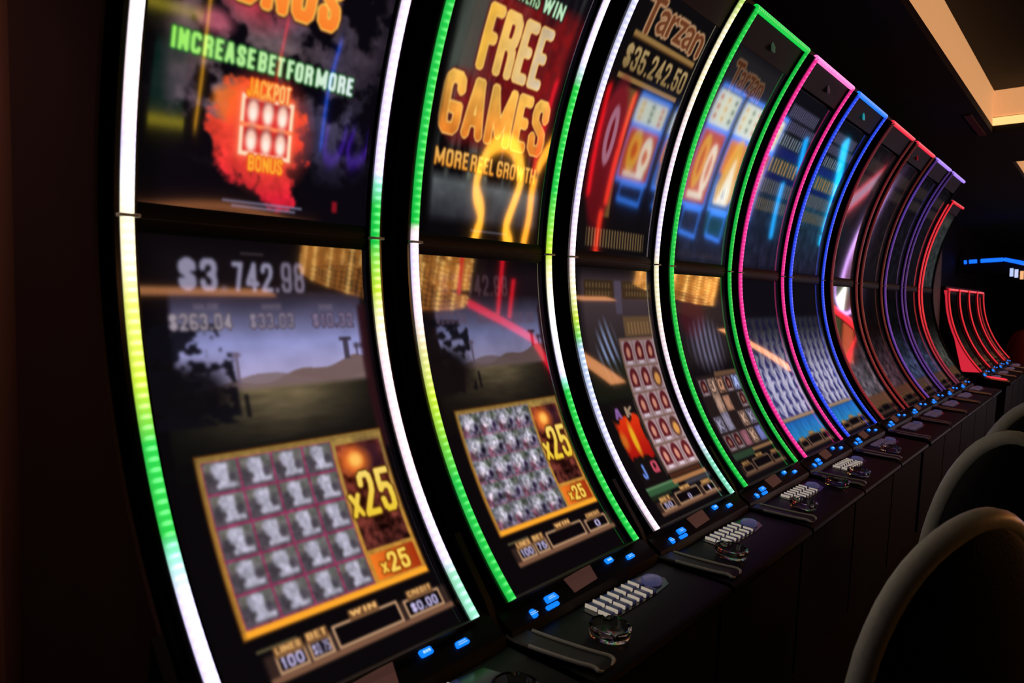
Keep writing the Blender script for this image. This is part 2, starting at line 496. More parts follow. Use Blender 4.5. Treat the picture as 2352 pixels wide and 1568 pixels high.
DX0, DX1 = 0.018, 0.572
class Canvas:
    def __init__(s, t0, t1, res, bg):
        s.t0, s.t1, s.res = t0, t1, res
        s.w = int((DX1 - DX0) * res)
        s.h = int((t1 - t0) * res)
        s.x = DX0 + (np.arange(s.w) + .5) / s.w * (DX1 - DX0)
        s.t = t0 + (np.arange(s.h) + .5) / s.h * (t1 - t0)
        s.X, s.T = np.meshgrid(s.x, s.t)
        s.a = np.ones((s.h, s.w, 3)) * np.array(bg)
        s.seed = 1
    def put(s, m, col):
        m = np.clip(m, 0, 1)[..., None]
        c = np.asarray(col, float)
        s.a = s.a * (1 - m) + c * m
    def add(s, m, col):
        s.a = s.a + np.clip(m, 0, 1)[..., None] * np.asarray(col, float)
    def box(s, x0, x1, t0, t1, soft=0.0):
        f = max(soft, 0.6 / s.res)
        m = np.clip((s.X - x0) / f + .5, 0, 1) * np.clip((x1 - s.X) / f + .5, 0, 1) * np.clip((s.T - t0) / f + .5, 0, 1) * np.clip((t1 - s.T) / f + .5, 0, 1)
        return m
    def rect(s, x0, x1, t0, t1, col, a=1.0, soft=0.0):
        s.put(s.box(x0, x1, t0, t1, soft) * a, col)
    def ell(s, cx, ct, rx, rt, soft=0.3):
        d = np.sqrt(((s.X - cx) / rx) ** 2 + ((s.T - ct) / rt) ** 2)
        return np.clip((1 - d) / soft + 0.5, 0, 1)
    def frame(s, x0, x1, t0, t1, wd, col, a=1.0):
        s.put((s.box(x0, x1, t0, t1) - s.box(x0 + wd, x1 - wd, t0 + wd, t1 - wd)) * a, col)
    def noise(s, cx, ct, seed, o=3):
        return vnoise(s.h, s.w, ct, cx, seed, o)
    def grad(s, t0, t1, c0, c1):
        f = np.clip((s.T - t0) / (t1 - t0), 0, 1)[..., None]
        return np.asarray(c0) * (1 - f) + np.asarray(c1) * f
    def gradx(s, x0, x1, c0, c1):
        f = np.clip((s.X - x0) / (x1 - x0), 0, 1)[..., None]
        return np.asarray(c0) * (1 - f) + np.asarray(c1) * f
    def tmask(s, txt, x0, x1, t0, t1, bold=0.0, script=False, heavy=.34):
        i0, i1 = int(round((x0 - DX0) * s.res)), int(round((x1 - DX0) * s.res))
        j0, j1 = int(round((t0 - s.t0) * s.res)), int(round((t1 - s.t0) * s.res))
        m = script_mask(txt, i1 - i0, j1 - j0) if script else text_mask(txt, i1 - i0, j1 - j0, heavy)
        full = np.zeros((s.h, s.w))
        h, wd = m.shape
        a0, b0 = max(0, j0), max(0, i0)
        a1, b1 = min(s.h, j0 + h), min(s.w, i0 + wd)
        if a1 > a0 and b1 > b0:
            full[a0:a1, b0:b1] = m[a0 - j0:a1 - j0, b0 - i0:b1 - i0]
        if bold * s.res >= 0.6:
            full = dilate(full, bold * s.res)
        return full
    def text(s, txt, x0, x1, t0, t1, col, bold=0.0, edge=None, ew=0.004, a=1.0, soft=0.0, heavy=.34):
        m = s.tmask(txt, x0, x1, t0, t1, 0, False, heavy)
        if edge is not None:
            s.put(dilate(m, max(1, ew * s.res)) * a, edge)
        if soft:
            m = blur(m, soft * s.res)
        s.put(m * a, col)
    def soften(s, r):
        s.a = blur(s.a, r * s.res)

SCREEN_N = [0]
def screen_obj(name, cv, parent, gain=1.0, off=0.012, bulge=None):
    h, wd = cv.h, cv.w
    y = np.empty(h)
    z = np.empty(h)
    for j, t in enumerate(np.linspace(cv.t0, cv.t1, h)):
        y[j], z[j] = fp(t if abs(t) > 1e-9 else (1e-9 if cv.t1 > 0.01 else -1e-9), off)
    x = np.linspace(DX0, DX1, wd)
    co = np.empty((h, wd, 3), np.float32)
    co[..., 0] = x[None, :]
    co[..., 1] = y[:, None]
    co[..., 2] = z[:, None]
    idx = np.arange(h * wd).reshape(h, wd)
    quads = np.stack([idx[:-1, :-1], idx[:-1, 1:], idx[1:, 1:], idx[1:, :-1]], -1).reshape(-1, 4)
    me = bpy.data.meshes.new(name)
    me.vertices.add(h * wd)
    me.vertices.foreach_set('co', co.ravel())
    nq = len(quads)
    me.loops.add(nq * 4)
    me.loops.foreach_set('vertex_index', quads.astype(np.int32).ravel())
    me.polygons.add(nq)
    me.polygons.foreach_set('loop_start', np.arange(0, nq * 4, 4, dtype=np.int32))
    me.polygons.foreach_set('use_smooth', np.ones(nq, bool))
    me.update(calc_edges=True)
    s = np.clip(cv.a, 0, 1.6)
    lin = np.where(s <= 0.04045, s / 12.92, ((s + 0.055) / 1.055) ** 2.4) * gain
    rgba = np.ones((h * wd, 4), np.float32)
    rgba[:, :3] = lin.reshape(-1, 3)
    at = me.attributes.new('glow', 'FLOAT_COLOR', 'POINT')
    at.data.foreach_set('color', rgba.ravel())
    me.materials.append(SCREEN)
    o = bpy.data.objects.new(name, me)
    C.objects.link(o)
    o.parent = parent
    return o

GOLD = (0.72, 0.53, 0.24)
# ---- the pictures -------------------------------------------------------------
def meters(c, top, hgt, win='', cred='', bet='', lines='', x0=0.10, x1=0.55, tone=1.0, reel_style=0):
    """row of small counters under the reels"""
    g = tuple(v * tone for v in (0.74, 0.58, 0.44))
    lab = tuple(v * tone for v in (0.92, 0.70, 0.42))
    wdt = x1 - x0
    b = top - hgt
    c.rect(x0 - 0.012, x1 + 0.012, b - 0.006, top - hgt * 0.15, (0.22 * tone, 0.15 * tone, 0.13 * tone), 0.9, 0.01)
    # lines
    def cell(u0, u1, t_up, txt, lb, col=(0.78, 0.74, 0.92)):
        a, e = x0 + wdt * u0, x0 + wdt * u1
        c.rect(a, e, b, t_up, (0.035, 0.02, 0.035))
        c.frame(a, e, b, t_up, 0.006, g)
        if lb:
            m = (a + e) / 2
            hw = min(0.034, (e - a) * 0.42)
            c.rect(m - hw - .004, m + hw + .004, t_up - 0.006, t_up + hgt * 0.34, (0.45 * tone, 0.30 * tone, 0.18 * tone), 0.9, 0.004)
            c.text(lb, m - hw, m + hw, t_up + hgt * 0.02, t_up + hgt * 0.30, lab, bold=0.0015)
        if txt:
            m = (a + e) / 2
            hw = min(0.012 * len(txt), (e - a) * 0.36)
            c.text(txt, m - hw, m + hw, b + hgt * 0.16, b + hgt * 0.16 + hgt * 0.45, tuple(v * tone for v in col), bold=0.0018)
    c.rect(x0 - 0.012, x1 + 0.014, b - 0.012, b, (0.52 * tone, 0.36 * tone, 0.27 * tone), 0.9, 0.004)
    if reel_style == 0:
        cell(0.02, 0.17, top - hgt * 0.25, lines, 'LINES')
        cell(0.18, 0.30, top - hgt * 0.2, bet, 'BET')
        cell(0.32, 0.71, top, win, 'WIN')
        cell(0.74, 0.985, top - hgt * 0.15, cred, 'CREDIT')
    else:
        cell(0.03, 0.24, top - hgt * 0.25, bet, 'BET')
        cell(0.30, 0.70, top, win, 'WIN')
        cell(0.76, 0.98, top - hgt * 0.2, cred, 'CREDIT')

def reels_board(c, x0, x1, ttop, tbot, style, big, cell_seed):
    """framed grid of four by five symbols with the tall picture column at its right"""
    xd = x0 + (x1 - x0) * 0.685
    c.rect(x0 - .004, x1 + .004, tbot - .004, ttop + .004, (0.30, 0.17, 0.06))
    gold = c.grad(tbot, ttop, (0.80, 0.55, 0.20), (0.62, 0.50, 0.26)) * (.82 + .3 * c.noise(50, 70, 3, 2)[..., None])
    c.put(c.box(x0, x1, tbot, ttop), gold)
    c.put(c.box(x0, x1, tbot, tbot + 0.012, 0.004), (1.0, 0.66, 0.17))
    c.put(c.box(x0 + .002, x0 + .005, tbot, ttop, .002) * .7, (0.40, 0.28, 0.12))
    c.put(c.box(x0, x1, ttop - .006, ttop - .003, .002) * .7, (0.40, 0.30, 0.14))
    c.rect(x0 + .009, xd - .002, tbot + .014, ttop - .010, (0.56, 0.20, 0.34) if style == 'one' else (0.60, 0.30, 0.42))
    ax, bx, ay, by = x0 + .009, xd - .002, tbot + .014, ttop - .010
    cw, ch = (bx - ax) / 4, (by - ay) / 5
    cn = c.noise(50, 80, 23, 3)
    for i in range(4):
        for j in range(5):
            gpx, gpt = (.0025, .0025) if style == 'one' else (.0002, .0012)
            l, r, b, t = ax + i * cw + gpx, ax + (i + 1) * cw - gpx, ay + j * ch + gpt, ay + (j + 1) * ch - gpt
            c.put(c.box(l, r, b, t), c.grad(b, t, (0.32, 0.27, 0.31), (0.40, 0.41, 0.38)))
            mx, mt = (l + r) / 2, (b + t) / 2
            w2, h2 = (r - l), (t - b)
            if style == 'one':
                ins = c.box(l, r, b, t)
                c.put(c.ell(l + w2 * .20, b + h2 * .42, w2 * .20, h2 * .30, 0.9) * .75 * ins, (0.20, 0.17, 0.21))
                c.put(c.ell(l + w2 * .15, b + h2 * .80, w2 * .16, h2 * .14, 0.9) * .5 * ins, (0.46, 0.42, 0.36))
                c.put(c.ell(l + w2 * .42, b + h2 * .76, w2 * .20, h2 * .20, 0.6) * ins, (0.72, 0.71, 0.80))
                c.put(c.box(l + w2 * .38, l + w2 * .70, b + h2 * .18, b + h2 * .93, .007) * ins, (0.78, 0.77, 0.86))
                c.put(c.ell(l + w2 * .40, b + h2 * .55, w2 * .14, h2 * .14, 0.8) * .8 * ins, (0.74, 0.73, 0.82))
                c.put(c.box(l + w2 * .30, l + w2 * .93, b + h2 * .10, b + h2 * .27, .007) * ins, (0.78, 0.77, 0.86))
                c.put(c.ell(l + w2 * .80, b + h2 * .46, w2 * .11, h2 * .14, .8) * .8 * ins, (0.24, 0.21, 0.27))
                c.put(c.box(l, r, b, t) * .22, (0.5 + .5 * cn)[..., None] * np.array((.5, .48, .5)))
            else:
                fx, ft = (c.X - l) / w2, (c.T - b) / h2
                inside = c.box(l, r, b, t)
                base = np.stack([.40 + .06 * ft, .37 + .10 * ft, .44 + .06 * ft], -1)
                c.put(inside, base)
                def blob(px_, pt_, rx_, rt_, col_, al, soft_=.9):
                    d_ = np.sqrt(((fx - px_) / rx_) ** 2 + ((ft - pt_) / rt_) ** 2)
                    c.put(np.clip((1 - d_) / soft_ + .3, 0, 1) * inside * al, col_)
                blob(.80, .82, .22, .22, (0.30, 0.33, 0.27), .8)
                blob(.12, .20, .22, .25, (0.42, 0.22, 0.28), .8)
                blob(.42, .55, .30, .34, (0.72, 0.70, 0.76), .95)
                blob(.30, .38, .14, .14, (0.80, 0.72, 0.76), .7)
                blob(.55, .75, .16, .14, (0.62, 0.64, 0.64), .7)
                blob(.74, .34, .11, .17, (0.14, 0.10, 0.20), .95, .6)
                blob(.60, .14, .14, .09, (0.22, 0.16, 0.26), .8)
                blob(.40, .26, .10, .07, (0.36, 0.30, 0.38), .7)
                blob(.88, .52, .08, .10, (0.55, 0.55, 0.62), .6)
    gm = c.box(ax, bx, ay, by)[..., None] * (.30 if style == 'one' else .85)
    gn = vnoise(c.h, c.w, 110, 75, 29, 2)[..., None] - .5
    gn2 = vnoise(c.h, c.w, 60, 40, 31, 2)[..., None] - .5
    c.a = c.a * (1 + gm * (1.1 * gn + .7 * gn2)) + gm * gn * np.array((.10, .04, .10))
    # right column
    l, r = xd + .008, x1 - .010
    t_div = tbot + (ttop - tbot) * 0.225
    n = c.noise(26, 46, 11, 3)
    pic = c.grad(t_div, ttop, (0.24, 0.10, 0.09), (0.46, 0.18, 0.12))
    pic = pic + (n[..., None] - .5) * np.array((0.75, 0.38, 0.32))
    c.put(c.box(l, r, t_div + .006, ttop - .022), pic)
    c.put(c.box(l + (r - l) * .45, r, ttop - .10, ttop - .022, .03) * .8, (0.14, 0.06, 0.12))
    c.put(c.ell((l * .66 + r * .34), ttop - .062, .038, .030, .9) * .9, (0.93, 0.46, 0.16))
    c.put(c.ell((l * .64 + r * .36), ttop - .060, .018, .016, .9), (1.0, 0.75, 0.35))
    c.put(c.box(l, r, tbot + .016, t_div - .004), c.gradx(l, r, (0.95, 0.48, 0.14), (0.62, 0.18, 0.06)))
    bt, bb = ttop - (ttop - tbot) * .255, ttop - (ttop - tbot) * .555
    yel = c.grad(bb, bt, (0.93, 0.78, 0.20), (0.97, 0.84, 0.42))
    c.text('x', l - .004, l + (r - l) * .24, bb + .004, bb + (bt - bb) * .56, yel, .003, (0.30, 0.16, 0.03), .004)
    c.text('25', l + (r - l) * .26, r + .002, bb, bt, yel, .004, (0.30, 0.16, 0.03), .004)
    c.text('x', l + (r - l) * .14, l + (r - l) * .30, tbot + .026, tbot + .050, (0.98, 0.80, 0.30), .0022, (0.5, 0.2, 0.02), .003)
    c.text('25', l + (r - l) * .33, l + (r - l) * .80, tbot + .022, t_div - .010, (0.98, 0.82, 0.34), .0032, (0.5, 0.2, 0.02), .003)

def desert(c, dim=1.0, seed=3):
    """evening sky over bare hills, shared by the two left machines"""
    L, Rr = 0.078, 0.545
    sky = c.grad(-0.335, -0.15, (0.66, 0.62, 0.72), (0.30, 0.27, 0.36))
    sky = np.where((c.T > -0.24)[..., None], c.grad(-0.24, -0.13, (0.53, 0.54, 0.74), (0.13, 0.10, 0.13)), c.grad(-0.335, -0.24, (0.68, 0.63, 0.76), (0.53, 0.54, 0.74)))
    n = c.noise(7, 14, seed, 3)
    sky = sky * (0.86 + 0.28 * n[..., None])
    hill = -0.325 + 0.035 * np.clip((c.X - .24) / .22, 0, 1.2) + 0.006 * np.sin(c.X * 40)
    hill2 = -0.318 - 0.014 * np.cos((c.X - .1) * 18)
    m_sky = c.box(L, Rr, -.36, -.13, .012)
    c.put(m_sky, sky * dim)
    c.put((c.T < hill) * c.box(L, Rr, -.36, -.2, .01) * .9, np.array((0.42, 0.33, 0.31)) * dim)
    c.put((c.T < hill2) * c.box(L, Rr, -.36, -.2, .01) * .8, np.array((0.46, 0.38, 0.38)) * dim)
    gnd = c.grad(-0.47, -0.335, (0.035, 0.03, 0.035), (0.47, 0.41, 0.30))
    gnd = gnd * (0.75 + 0.5 * c.noise(8, 70, seed + 2, 3)[..., None])
    fx = np.clip(1.15 - np.abs(c.X - .30) / .24, 0, 1)[..., None]
    c.put(c.box(L - .03, Rr + .01, -.50, -.335, .012), gnd * dim * fx + (1 - fx) * .04)
    # trees at the left, tower and post
    nz = c.noise(22, 50, seed + 5, 3)
    tr = ((nz > .40 + 1.5 * (c.X - .09)) & (c.X < .20) & (c.T < -.20) & (c.T > -.40))
    c.put(blur(tr.astype(float), .002 * c.res) * .92, np.array((0.05, 0.045, 0.075)) * dim)
    c.put(c.ell(.10, -.335, .085, .055, .7) * .95, np.array((0.05, 0.04, 0.06)) * dim)
    c.rect(.482, .497, -.285, -.236, np.array((0.22, 0.19, 0.25)) * dim, .9, .003)
    c.rect(.472, .507, -.243, -.235, np.array((0.22, 0.19, 0.25)) * dim, .9, .003)
    c.rect(.517, .523, -.28, -.25, np.array((0.25, 0.22, 0.28)) * dim, .8, .003)
    c.rect(.512, .542, -.262, -.25, np.array((0.25, 0.22, 0.28)) * dim, .7, .006)
    c.rect(.204, .211, -.325, -.258, np.array((0.40, 0.34, 0.42)) * dim, .9, .003)
    c.rect(.196, .218, -.268, -.26, np.array((0.40, 0.34, 0.42)) * dim, .7, .003)
    c.rect(.212, .222, -.392, -.345, np.array((0.06, 0.05, 0.07)) * dim, .8, .004)
    c.put(c.box(.535, .56, -.50, -.16, .012) * .9, np.array((0.16, 0.06, 0.085)) * dim)

def paint_m1(res):
    u = Canvas(0.028, 0.905, res, (0.035, 0.024, 0.05))
    n = u.noise(7, 11, 5, 3)
    n2 = u.noise(14, 24, 8, 3)
    n5 = u.noise(9, 15, 12, 5)
    n6 = u.noise(22, 38, 14, 4)
    tex = (0.62 + .75 * n6)[..., None]
    for (cx, ct, rx, rt, cc, al) in ((.16, .48, .06, .07, (.46, .34, .40), .9), (.30, .40, .10, .05, (.40, .32, .36), .9), (.36, .47, .12, .08, (.34, .28, .34), .8), (.12, .43, .05, .04, (.40, .26, .30), .8),
                                     (.19, .27, .07, .06, (.46, .36, .40), .85), (.165, .235, .04, .04, (.44, .36, .42), .8), (.45, .245, .06, .055, (.33, .30, .42), .85), (.26, .33, .10, .03, (.34, .30, .26), .7),
                                     (.46, .44, .05, .08, (.22, .19, .24), .8), (.20, .375, .06, .03, (.36, .30, .32), .8)):
        m = u.ell(cx, ct, rx * 1.5, rt * 1.5, 1.6) * np.clip((n5 - .40) * 7, 0, 1)
        u.put(m * al, np.array(cc) * tex)
    u.put(u.ell(.235, .47, .08, .06, 1.2) * np.clip((n5 - .36) * 6, 0, 1), np.array((0.74, 0.20, 0.26)) * tex)
    u.put(u.ell(.155, .385, .034, .022, 1.0) * .85, (0.74, 0.36, 0.44))
    # explosion
    rag = (u.noise(16, 28, 21, 5) - .5)
    d = np.sqrt(((u.X - .272) / .112) ** 2 + ((u.T - .182) / .112) ** 2) + rag * 1.15
    d2 = np.sqrt(((u.X - .315) / .055) ** 2 + ((u.T - .095) / .06) ** 2) + rag * 1.1
    d = np.minimum(d, d2)
    u.put(np.clip((1.02 - d) * 5, 0, 1), u.grad(.05, .30, (0.80, 0.10, 0.20), (0.98, 0.36, 0.16)) * (0.62 + .75 * n6[..., None]))
    u.put(np.clip((.62 - np.sqrt(((u.X - .215) / .10) ** 2 + ((u.T - .245) / .08) ** 2) + rag * .6) * 3, 0, 1) * .75, (1.0, 0.48, 0.13))
    u.put(u.ell(.288, .20, .085, .095, 1.0) * .85, (1.0, 0.30, 0.22))
    # picture box with six portraits
    l, r, b, t = .226, .350, .146, .268
    u.put(blur(u.box(l - .006, r + .006, b - .006, t + .006), .006 * res) * .8, (1.0, 0.45, 0.30))
    u.rect(l, r, b, t, (0.88, 0.20, 0.18))
    u.frame(l, r, b, t, .009, (1.0, 0.86, 0.72))
    u.rect(l, r, .203, .212, (1.0, 0.52, 0.34))
    for j, ty in enumerate((.236, .178)):
        for i in range(3):
            cx = l + .028 + i * .035
            u.put(u.ell(cx, ty + .012, .014, .015, .7), (0.42, 0.06, 0.07))
            u.put(u.ell(cx, ty, .0135, .024, .7), (1.0, 0.80, 0.72))
            u.put(u.ell(cx, ty - .006, .007, .012, .8), (1.0, 0.94, 0.88))
    yl = u.gradx(.235, .34, (1.0, 0.66, 0.15), (1.0, 0.90, 0.66))
    u.text('JACKPOT', .236, .338, .263, .300, yl, .0022, (0.95, 0.34, 0.10), .003)
    u.text('BONUS', .251, .333, .118, .150, (1.0, 0.70, 0.20), .0022, (0.92, 0.30, 0.12), .003)
    gr = u.gradx(.07, .5, (0.58, 0.96, 0.30), (0.90, 0.95, 0.98))
    for txt, a, e in (('INCREASE', .073, .246), ('BET', .253, .315), ('FOR', .322, .387), ('MORE', .394, .496)):
        u.text(txt, a, e, .315, .355, u.gradx(.07, .5, (0.52, 0.93, 0.27), (0.80, 0.90, 0.88)) if False else (gr * .85 + .12), .0016, (0.10, 0.30, 0.12), .004, 1.0, 0.0, .43)
    og = u.grad(.435, .54, (0.98, 0.50, 0.17), (1.0, 0.62, 0.25))
    m = u.tmask('BONUS', .112, .430, .436, .548, 0, False, .40)
    u.put(dilate(m, .007 * res), (0.30, 0.12, 0.08))
    u.put(dilate(m, .0035 * res), (1.0, 0.82, 0.36))
    u.put(m, og)
    for k, (a, e) in enumerate(((.195, .387), (.215, .370))):
        u.rect(a, e, .049 - k * .009, .0535 - k * .009, (0.55, 0.54, 0.66), .85, .002)
    u.rect(.468, .483, .052, .077, (0.55, 0.07, 0.12), .9, .006)
    u.put(u.box(.018, .066, .03, .9, .02) * .55, (0.012, 0.01, 0.012))
    u.soften(.0016)
    l = Canvas(-0.930, -0.028, res, (0.035, 0.024, 0.035))
    l.put(l.box(.06, .56, -.30, -.05, .05) * .5, (0.10, 0.075, 0.10))
    desert(l, 1.0)
    col = (0.58, 0.56, 0.66)
    l.text('$3', .101, .183, -.136, -.070, col, 0, (0.10, 0.085, 0.12), .003, .92, .001)
    l.text(',', .186, .206, -.136, -.070, (0.34, 0.32, 0.40), 0, None, 0, .7, .002)
    l.text('742', .214, .310, -.136, -.072, col, 0, (0.10, 0.085, 0.12), .003, .92, .001)
    l.text('.98', .314, .392, -.136, -.070, (0.50, 0.46, 0.54), 0, (0.10, 0.085, 0.12), .003, .85, .001)
    for lb, a, e in (('MAJOR', .127, .178), ('MINOR', .278, .325), ('MINI', .425, .462)):
        l.text(lb, a, e, -.172, -.158, (0.42, 0.38, 0.44), .0008, None, 0, .8, .001)
    l.rect(.235, .29, -.058, -.053, (0.30, 0.26, 0.28), .6, .003)
    for txt, a, e, cc in (('$263.04', .076, .207, (0.66, 0.62, 0.66)), ('$33.03', .246, .355, (0.56, 0.52, 0.60)), ('$10.32', .403, .52, (0.50, 0.44, 0.56))):
        l.text(txt, a, e, -.212, -.178, cc, .0016, (0.16, 0.13, 0.18), .0025, .9, .001)
    reels_board(l, .086, .541, -.457, -.797, 'one', True, 4)
    l.rect(.098, .183, -.828, -.822, (0.42, 0.38, 0.26), .8, .002)
    meters(l, -.830, .047, '', '$0.00', '$0.75', '100', .118, .552)
    l.soften(.0012)
    return u, l

def paint_m2(res):
    u = Canvas(0.028, 0.905, res, (0.03, 0.026, 0.038))
    n = u.noise(30, 6, 31, 3)
    n2 = u.noise(10, 16, 33, 3)
    u.put(u.box(.055, .52, .18, .88, .03) * np.clip((n - .36) * 2.6, 0, 1), (0.30 + .25 * n2)[..., None] * np.array((.92, 1.0, .92)))
    u.put(u.box(.33, .54, .33, .9, .10) * .8, (0.06, 0.05, 0.08))
    u.put(u.box(.10, .53, .275, .70, .035) * np.clip((n2 + .25), 0, 1) * .95, (0.52, 0.08, 0.09))
    u.put(u.box(.055, .16, .45, .70, .04) * .85, np.array((0.28, 0.31, 0.28)))
    u.put(u.box(.06, .53, .07, .185, .03), (0.30 + .2 * n2)[..., None] * u.grad(.05, .19, (0.30, 0.30, 0.38), (0.95, 1.0, 1.02)))
    og = u.grad(.29, .44, (0.88, 0.48, 0.16), (0.90, 0.68, 0.30)) * (0.74 + .55 * n2[..., None])
    yl = (u.gradx(.15, .44, (0.94, 0.70, 0.24), (0.82, 0.74, 0.64))) * (0.84 + .30 * n2[..., None])  # reflection whitening the right letters is painted into their colour
    for txt, a, e, b, t, cc in (('FREE', .158, .434, .473, .635, yl), ('GAMES', .062, .512, .293, .447, og)):
        m = u.tmask(txt, a, e, b, t, 0, False, .35)
        u.put(dilate(m, .008 * res) * .75, (0.34, 0.06, 0.06))
        u.put(dilate(m, .003 * res), (1.0, 0.82, 0.44))
        u.put(m, cc)
    for txt, a, e in (('MORE', .066, .195), ('REEL', .205, .305), ('GROWTH', .318, .50)):
        u.text(txt, a, e, .208, .254, u.grad(.208, .254, (0.92, 0.60, 0.20), (0.93, 0.72, 0.38)), .0025, (0.25, 0.13, 0.06), .004)
    u.text('QUARTERS', .165, .335, .668, .712, (0.72, 0.88, 0.66), .002, (0.06, 0.10, 0.08), .004)
    u.text('WIN', .348, .445, .668, .712, (0.74, 0.90, 0.74), .002, (0.06, 0.10, 0.08), .004)
    u.rect(.23, .39, .047, .0525, (0.45, 0.45, 0.5), .7, .002)
    u.put(u.box(.018, .062, .03, .9, .02) * .7, (0.012, 0.01, 0.012))
    u.soften(.0018)
    l = Canvas(-0.930, -0.028, res, (0.035, 0.024, 0.035))
    l.put(l.box(.05, .56, -.30, -.05, .05) * .6, (0.13, 0.08, 0.11))
    desert(l, .78, 9)
    for txt, a, e, b, t in (('$3', .10, .19, -.134, -.074), ('742.98', .215, .395, -.134, -.074)):
        l.text(txt, a, e, b, t, (0.27, 0.19, 0.22), .001, None, 0, .9, .0015)
    for txt, a, e in (('$263.04', .08, .20), ('$33.03', .25, .35), ('$10.32', .40, .51)):
        l.text(txt, a, e, -.212, -.180, (0.34, 0.27, 0.34), .001, None, 0, .85, .0015)
    reels_board(l, .087, .541, -.446, -.784, 'skull', True, 17)
    l.rect(.098, .183, -.812, -.806, (0.42, 0.38, 0.26), .8, .002)
    meters(l, -.815, .045, '', '0', '75', '100', .112, .546)
    l.soften(.0018)
    return u, l

def logo(c, x0, x1, b, t, tone=1.0):
    """arched brown wooden lettering with pale outline"""
    word = 'Tarzan'
    n = len(word)
    ws = [1.35, .95, .72, .9, .95, .95]
    tot = sum(ws)
    x = x0
    H = t - b
    for i, ch in enumerate(word):
        wd = (x1 - x0) * ws[i] / tot
        lift = H * (.10 * math.sin(math.pi * (i + .5) / n))
        top = t if ch == 'T' else b + H * .70
        m = c.tmask(ch, x + .003, x + wd + .004, b + lift - (H * .12 if i == 0 else 0), top + lift, .003, True)
        c.put(dilate(m, .009 * c.res), np.array((0.50, 0.38, 0.28)) * tone)
        c.put(dilate(m, .004 * c.res), np.array((0.78, 0.62, 0.46)) * tone)
        c.put(m, np.array((0.40, 0.22, 0.13)) * tone)
        x += wd

def arch_cell(c, l, r, b, t, tone=1.0, gold=False):
    w2, h2 = r - l, t - b
    mx = (l + r) / 2
    c.put(c.box(l, r, b, t), np.array((0.60, 0.50, 0.52)) * tone)
    if gold:
        c.put(c.ell(mx, b + h2 * .5, w2 * .42, h2 * .44, .3), np.array((0.30, 0.17, 0.15)) * tone)
        c.put(c.ell(mx, b + h2 * .42, w2 * .26, h2 * .26, .5), np.array((0.80, 0.56, 0.28)) * tone)
        return
    c.put(np.maximum(c.ell(mx, b + h2 * .55, w2 * .36, h2 * .42, .2), c.box(mx - w2 * .34, mx + w2 * .34, b + h2 * .2, b + h2 * .55)), np.array((0.33, 0.10, 0.12)) * tone)
    c.put(c.ell(mx, b + h2 * .52, w2 * .17, h2 * .22, .45), np.array((0.74, 0.50, 0.42)) * tone)
    c.put(c.box(mx - w2 * .22, mx + w2 * .22, b + h2 * .06, b + h2 * .19, .003), np.array((0.78, 0.72, 0.76)) * tone)

